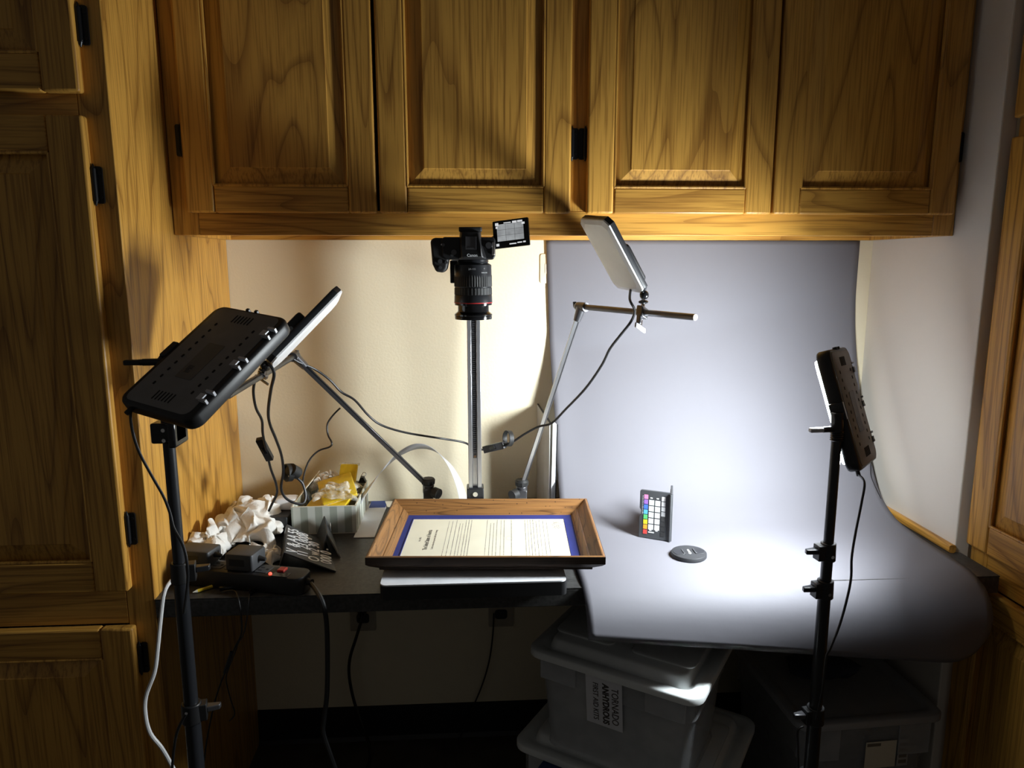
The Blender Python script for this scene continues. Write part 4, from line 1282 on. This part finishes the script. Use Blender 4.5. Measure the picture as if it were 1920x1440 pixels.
# =================================================================== STORAGE BINS
def storage_bin(name, label, O, ang, w, d, h, lidm, cat='storage bin', taper=.035, plateau=True):
    """O = left front lid corner at lid height, local x along the front, y to the back, z=0 at the bottom"""
    T = Matrix.Translation((O[0], O[1], O[2]-h)) @ Matrix.Rotation(ang, 4, 'Z')
    t = thing(name, label, cat, T=T, group='storage bins under the counter')
    e = .012

    def rg(ins, z, r=.03):
        return [(p[0], p[1], z) for p in rrect(w-2*ins, d-2*ins, r, 5, w/2, d/2)]
    tp = taper
    m = MB()
    m.rings([rg(tp, .003), rg(tp-.004, .0), rg(tp-.002, .01), rg(e+.010, h*.70), rg(e+.004, h*.71), rg(e+.003, h-.022), rg(e, h-.020), rg(e, h-.016),
             rg(e+.002, h-.016), rg(e+.005, h-.022), rg(e+.012, h*.70), rg(tp, .012), rg(tp+.002, .0035)], caps=False)
    m.f.append(tuple(range(len(m.v)-24, len(m.v))))
    m.build('tub', M['bin'], t, local=True, angle=60)
    # handle lip
    for x0, x1 in ((w*.08, w*.30), (w*.70, w*.92)):
        MB().box((x0, e-.001, h*.72), (x1, e+.004, h-.022)).build('grip_tab', M['bin'], t, local=True, bevel=.002)
    q = MB()
    q.rings([rg(.004, h-.017), rg(0, h-.015, .032), rg(0, h-.003, .032), rg(.003, h, .03), rg(.022, h+.0005, .025), rg(.028, h-.006, .022), rg(.034, h-.006, .02)] +
            ([rg(.040, h+.012, .02), rg(.046, h+.016, .018)] if plateau else [rg(.05, h-.006, .02)]))
    lid = q.build('lid', M[lidm], t, local=True, angle=50)
    if plateau:
        for cx in (.27, .73):
            MB().prism(rrect(w*.36, d*.52, .018, 4, w*cx, d*.5), h+.0155, h+.021, chamfer=.004).build('lid_rib', M[lidm], lid, local=True)
    return t, T


ang1 = math.atan2(-.56, .829)
t, TB = storage_bin('storage_bin', 'upper stacked bin with white lid and a taped paper label', (.714, -.468, .536), ang1, .372, .29, .228, 'lid_white')
TLb = TB @ frame_matrix(X, Vector((0, -.11, 1)).normalized(), Vector((0, -1, -.11)).normalized(), (.178, .0165, .147))
lb_ = MB().box((-.043, -.052, .0002), (.036, .060, .0006), TLb).build('paper_label', M['white_card'], t, smooth=False)
for s_, x, sz, b_ in (('TORNADO', .020, .021, 0), ('ANHYDROUS', 0.0, .019, .0006), ('FIRST AID KITS', -.022, .0165, 0)):
    text(s_, sz, TLb @ frame_matrix(-Y, X, Z, (x, .003, .0009)), M['ink'], 'label_line', lb_, bold=b_, squeeze=.82)
random.seed(5)


def bundle(label, c, s, mat, seed, host):
    o = MB()
    off = Vector((seed, seed*2, 0))
    n = 18
    rs = []
    for i in range(1, 9):
        th = math.pi*i/9
        ring = []
        for k in range(n):
            a = 2*math.pi*k/n
            p = Vector((math.sin(th)*math.cos(a), math.sin(th)*math.sin(a), -math.cos(th)))
            q = p*(1+.28*noise.noise(p*1.8+off)+.12*noise.noise(p*4+off))
            ring.append(Vector((q.x*s[0], q.y*s[1], q.z*s[2])))
        rs.append(ring)
    o.rings(rs, host @ Matrix.Translation(c))
    return tag(o.build('plastic_bundle', M[mat], angle=60), label, 'bundle', 'bundles inside the bins')


bundle('pale wrapped bundle in the left end of the labelled bin', (.095, .10, .098), (.048, .055, .055), 'bag', 2, TB)
bundle('pale wrapped bundle behind the label of the upper bin', (.272, .09, .075), (.045, .045, .04), 'bag', 5, TB)
bundle('dark bundle at the back of the upper bin', (.20, .19, .07), (.10, .045, .055), 'bag_dark', 7, TB)
t, TB2 = storage_bin('storage_bin', 'lower stacked bin with pale lid under the labelled bin', (.687, -.425, .287), ang1, .455, .36, .2855, 'lid_white', plateau=True)
tp = MB().prism(rrect(.09, .10, .01, 3, .125, .02), .2655, .2685, TB2).build('blue_cloth', M['blue_tape'], None)
tag(tp, 'blue cloth patch lying on the lid of the lower bin', 'cloth')
bundle('dark bundle filling the lower bin', (.22, .17, .12), (.14, .10, .08), 'bag_dark', 8, TB2)
t, TB3 = storage_bin('storage_bin', 'single dark-lidded bin on the floor under the hanging paper', (1.305, -.505, .352), .06, .345, .38, .3505, 'lid_grey', plateau=False)
st_ = MB().box((.165, .0125, .225), (.238, .0128, .290), TB3).build('product_sticker', M['cream_card'], t, smooth=False)
MB().box((.242, .0125, .225), (.268, .0128, .292), TB3).build('bar_sticker', M['grey_card'], t, smooth=False)
for k in range(4):
    MB().box((.246, .0119, .232+k*.014), (.264, .0125, .240+k*.014), TB3).build('print_block', M['ink_lt'], t, smooth=False)
MB().box((.168, .0119, .279), (.20, .0125, .286), TB3).build('print_block', M['ink_lt'], t, smooth=False)
bundle('dark plastic bag lying on the right bin lid', (.16, .20, .365), (.085, .06, .016), 'bag_dark', 12, TB3)
bundle('grey bundle inside the right bin', (.17, .19, .15), (.11, .12, .10), 'bag_dark', 15, TB3)
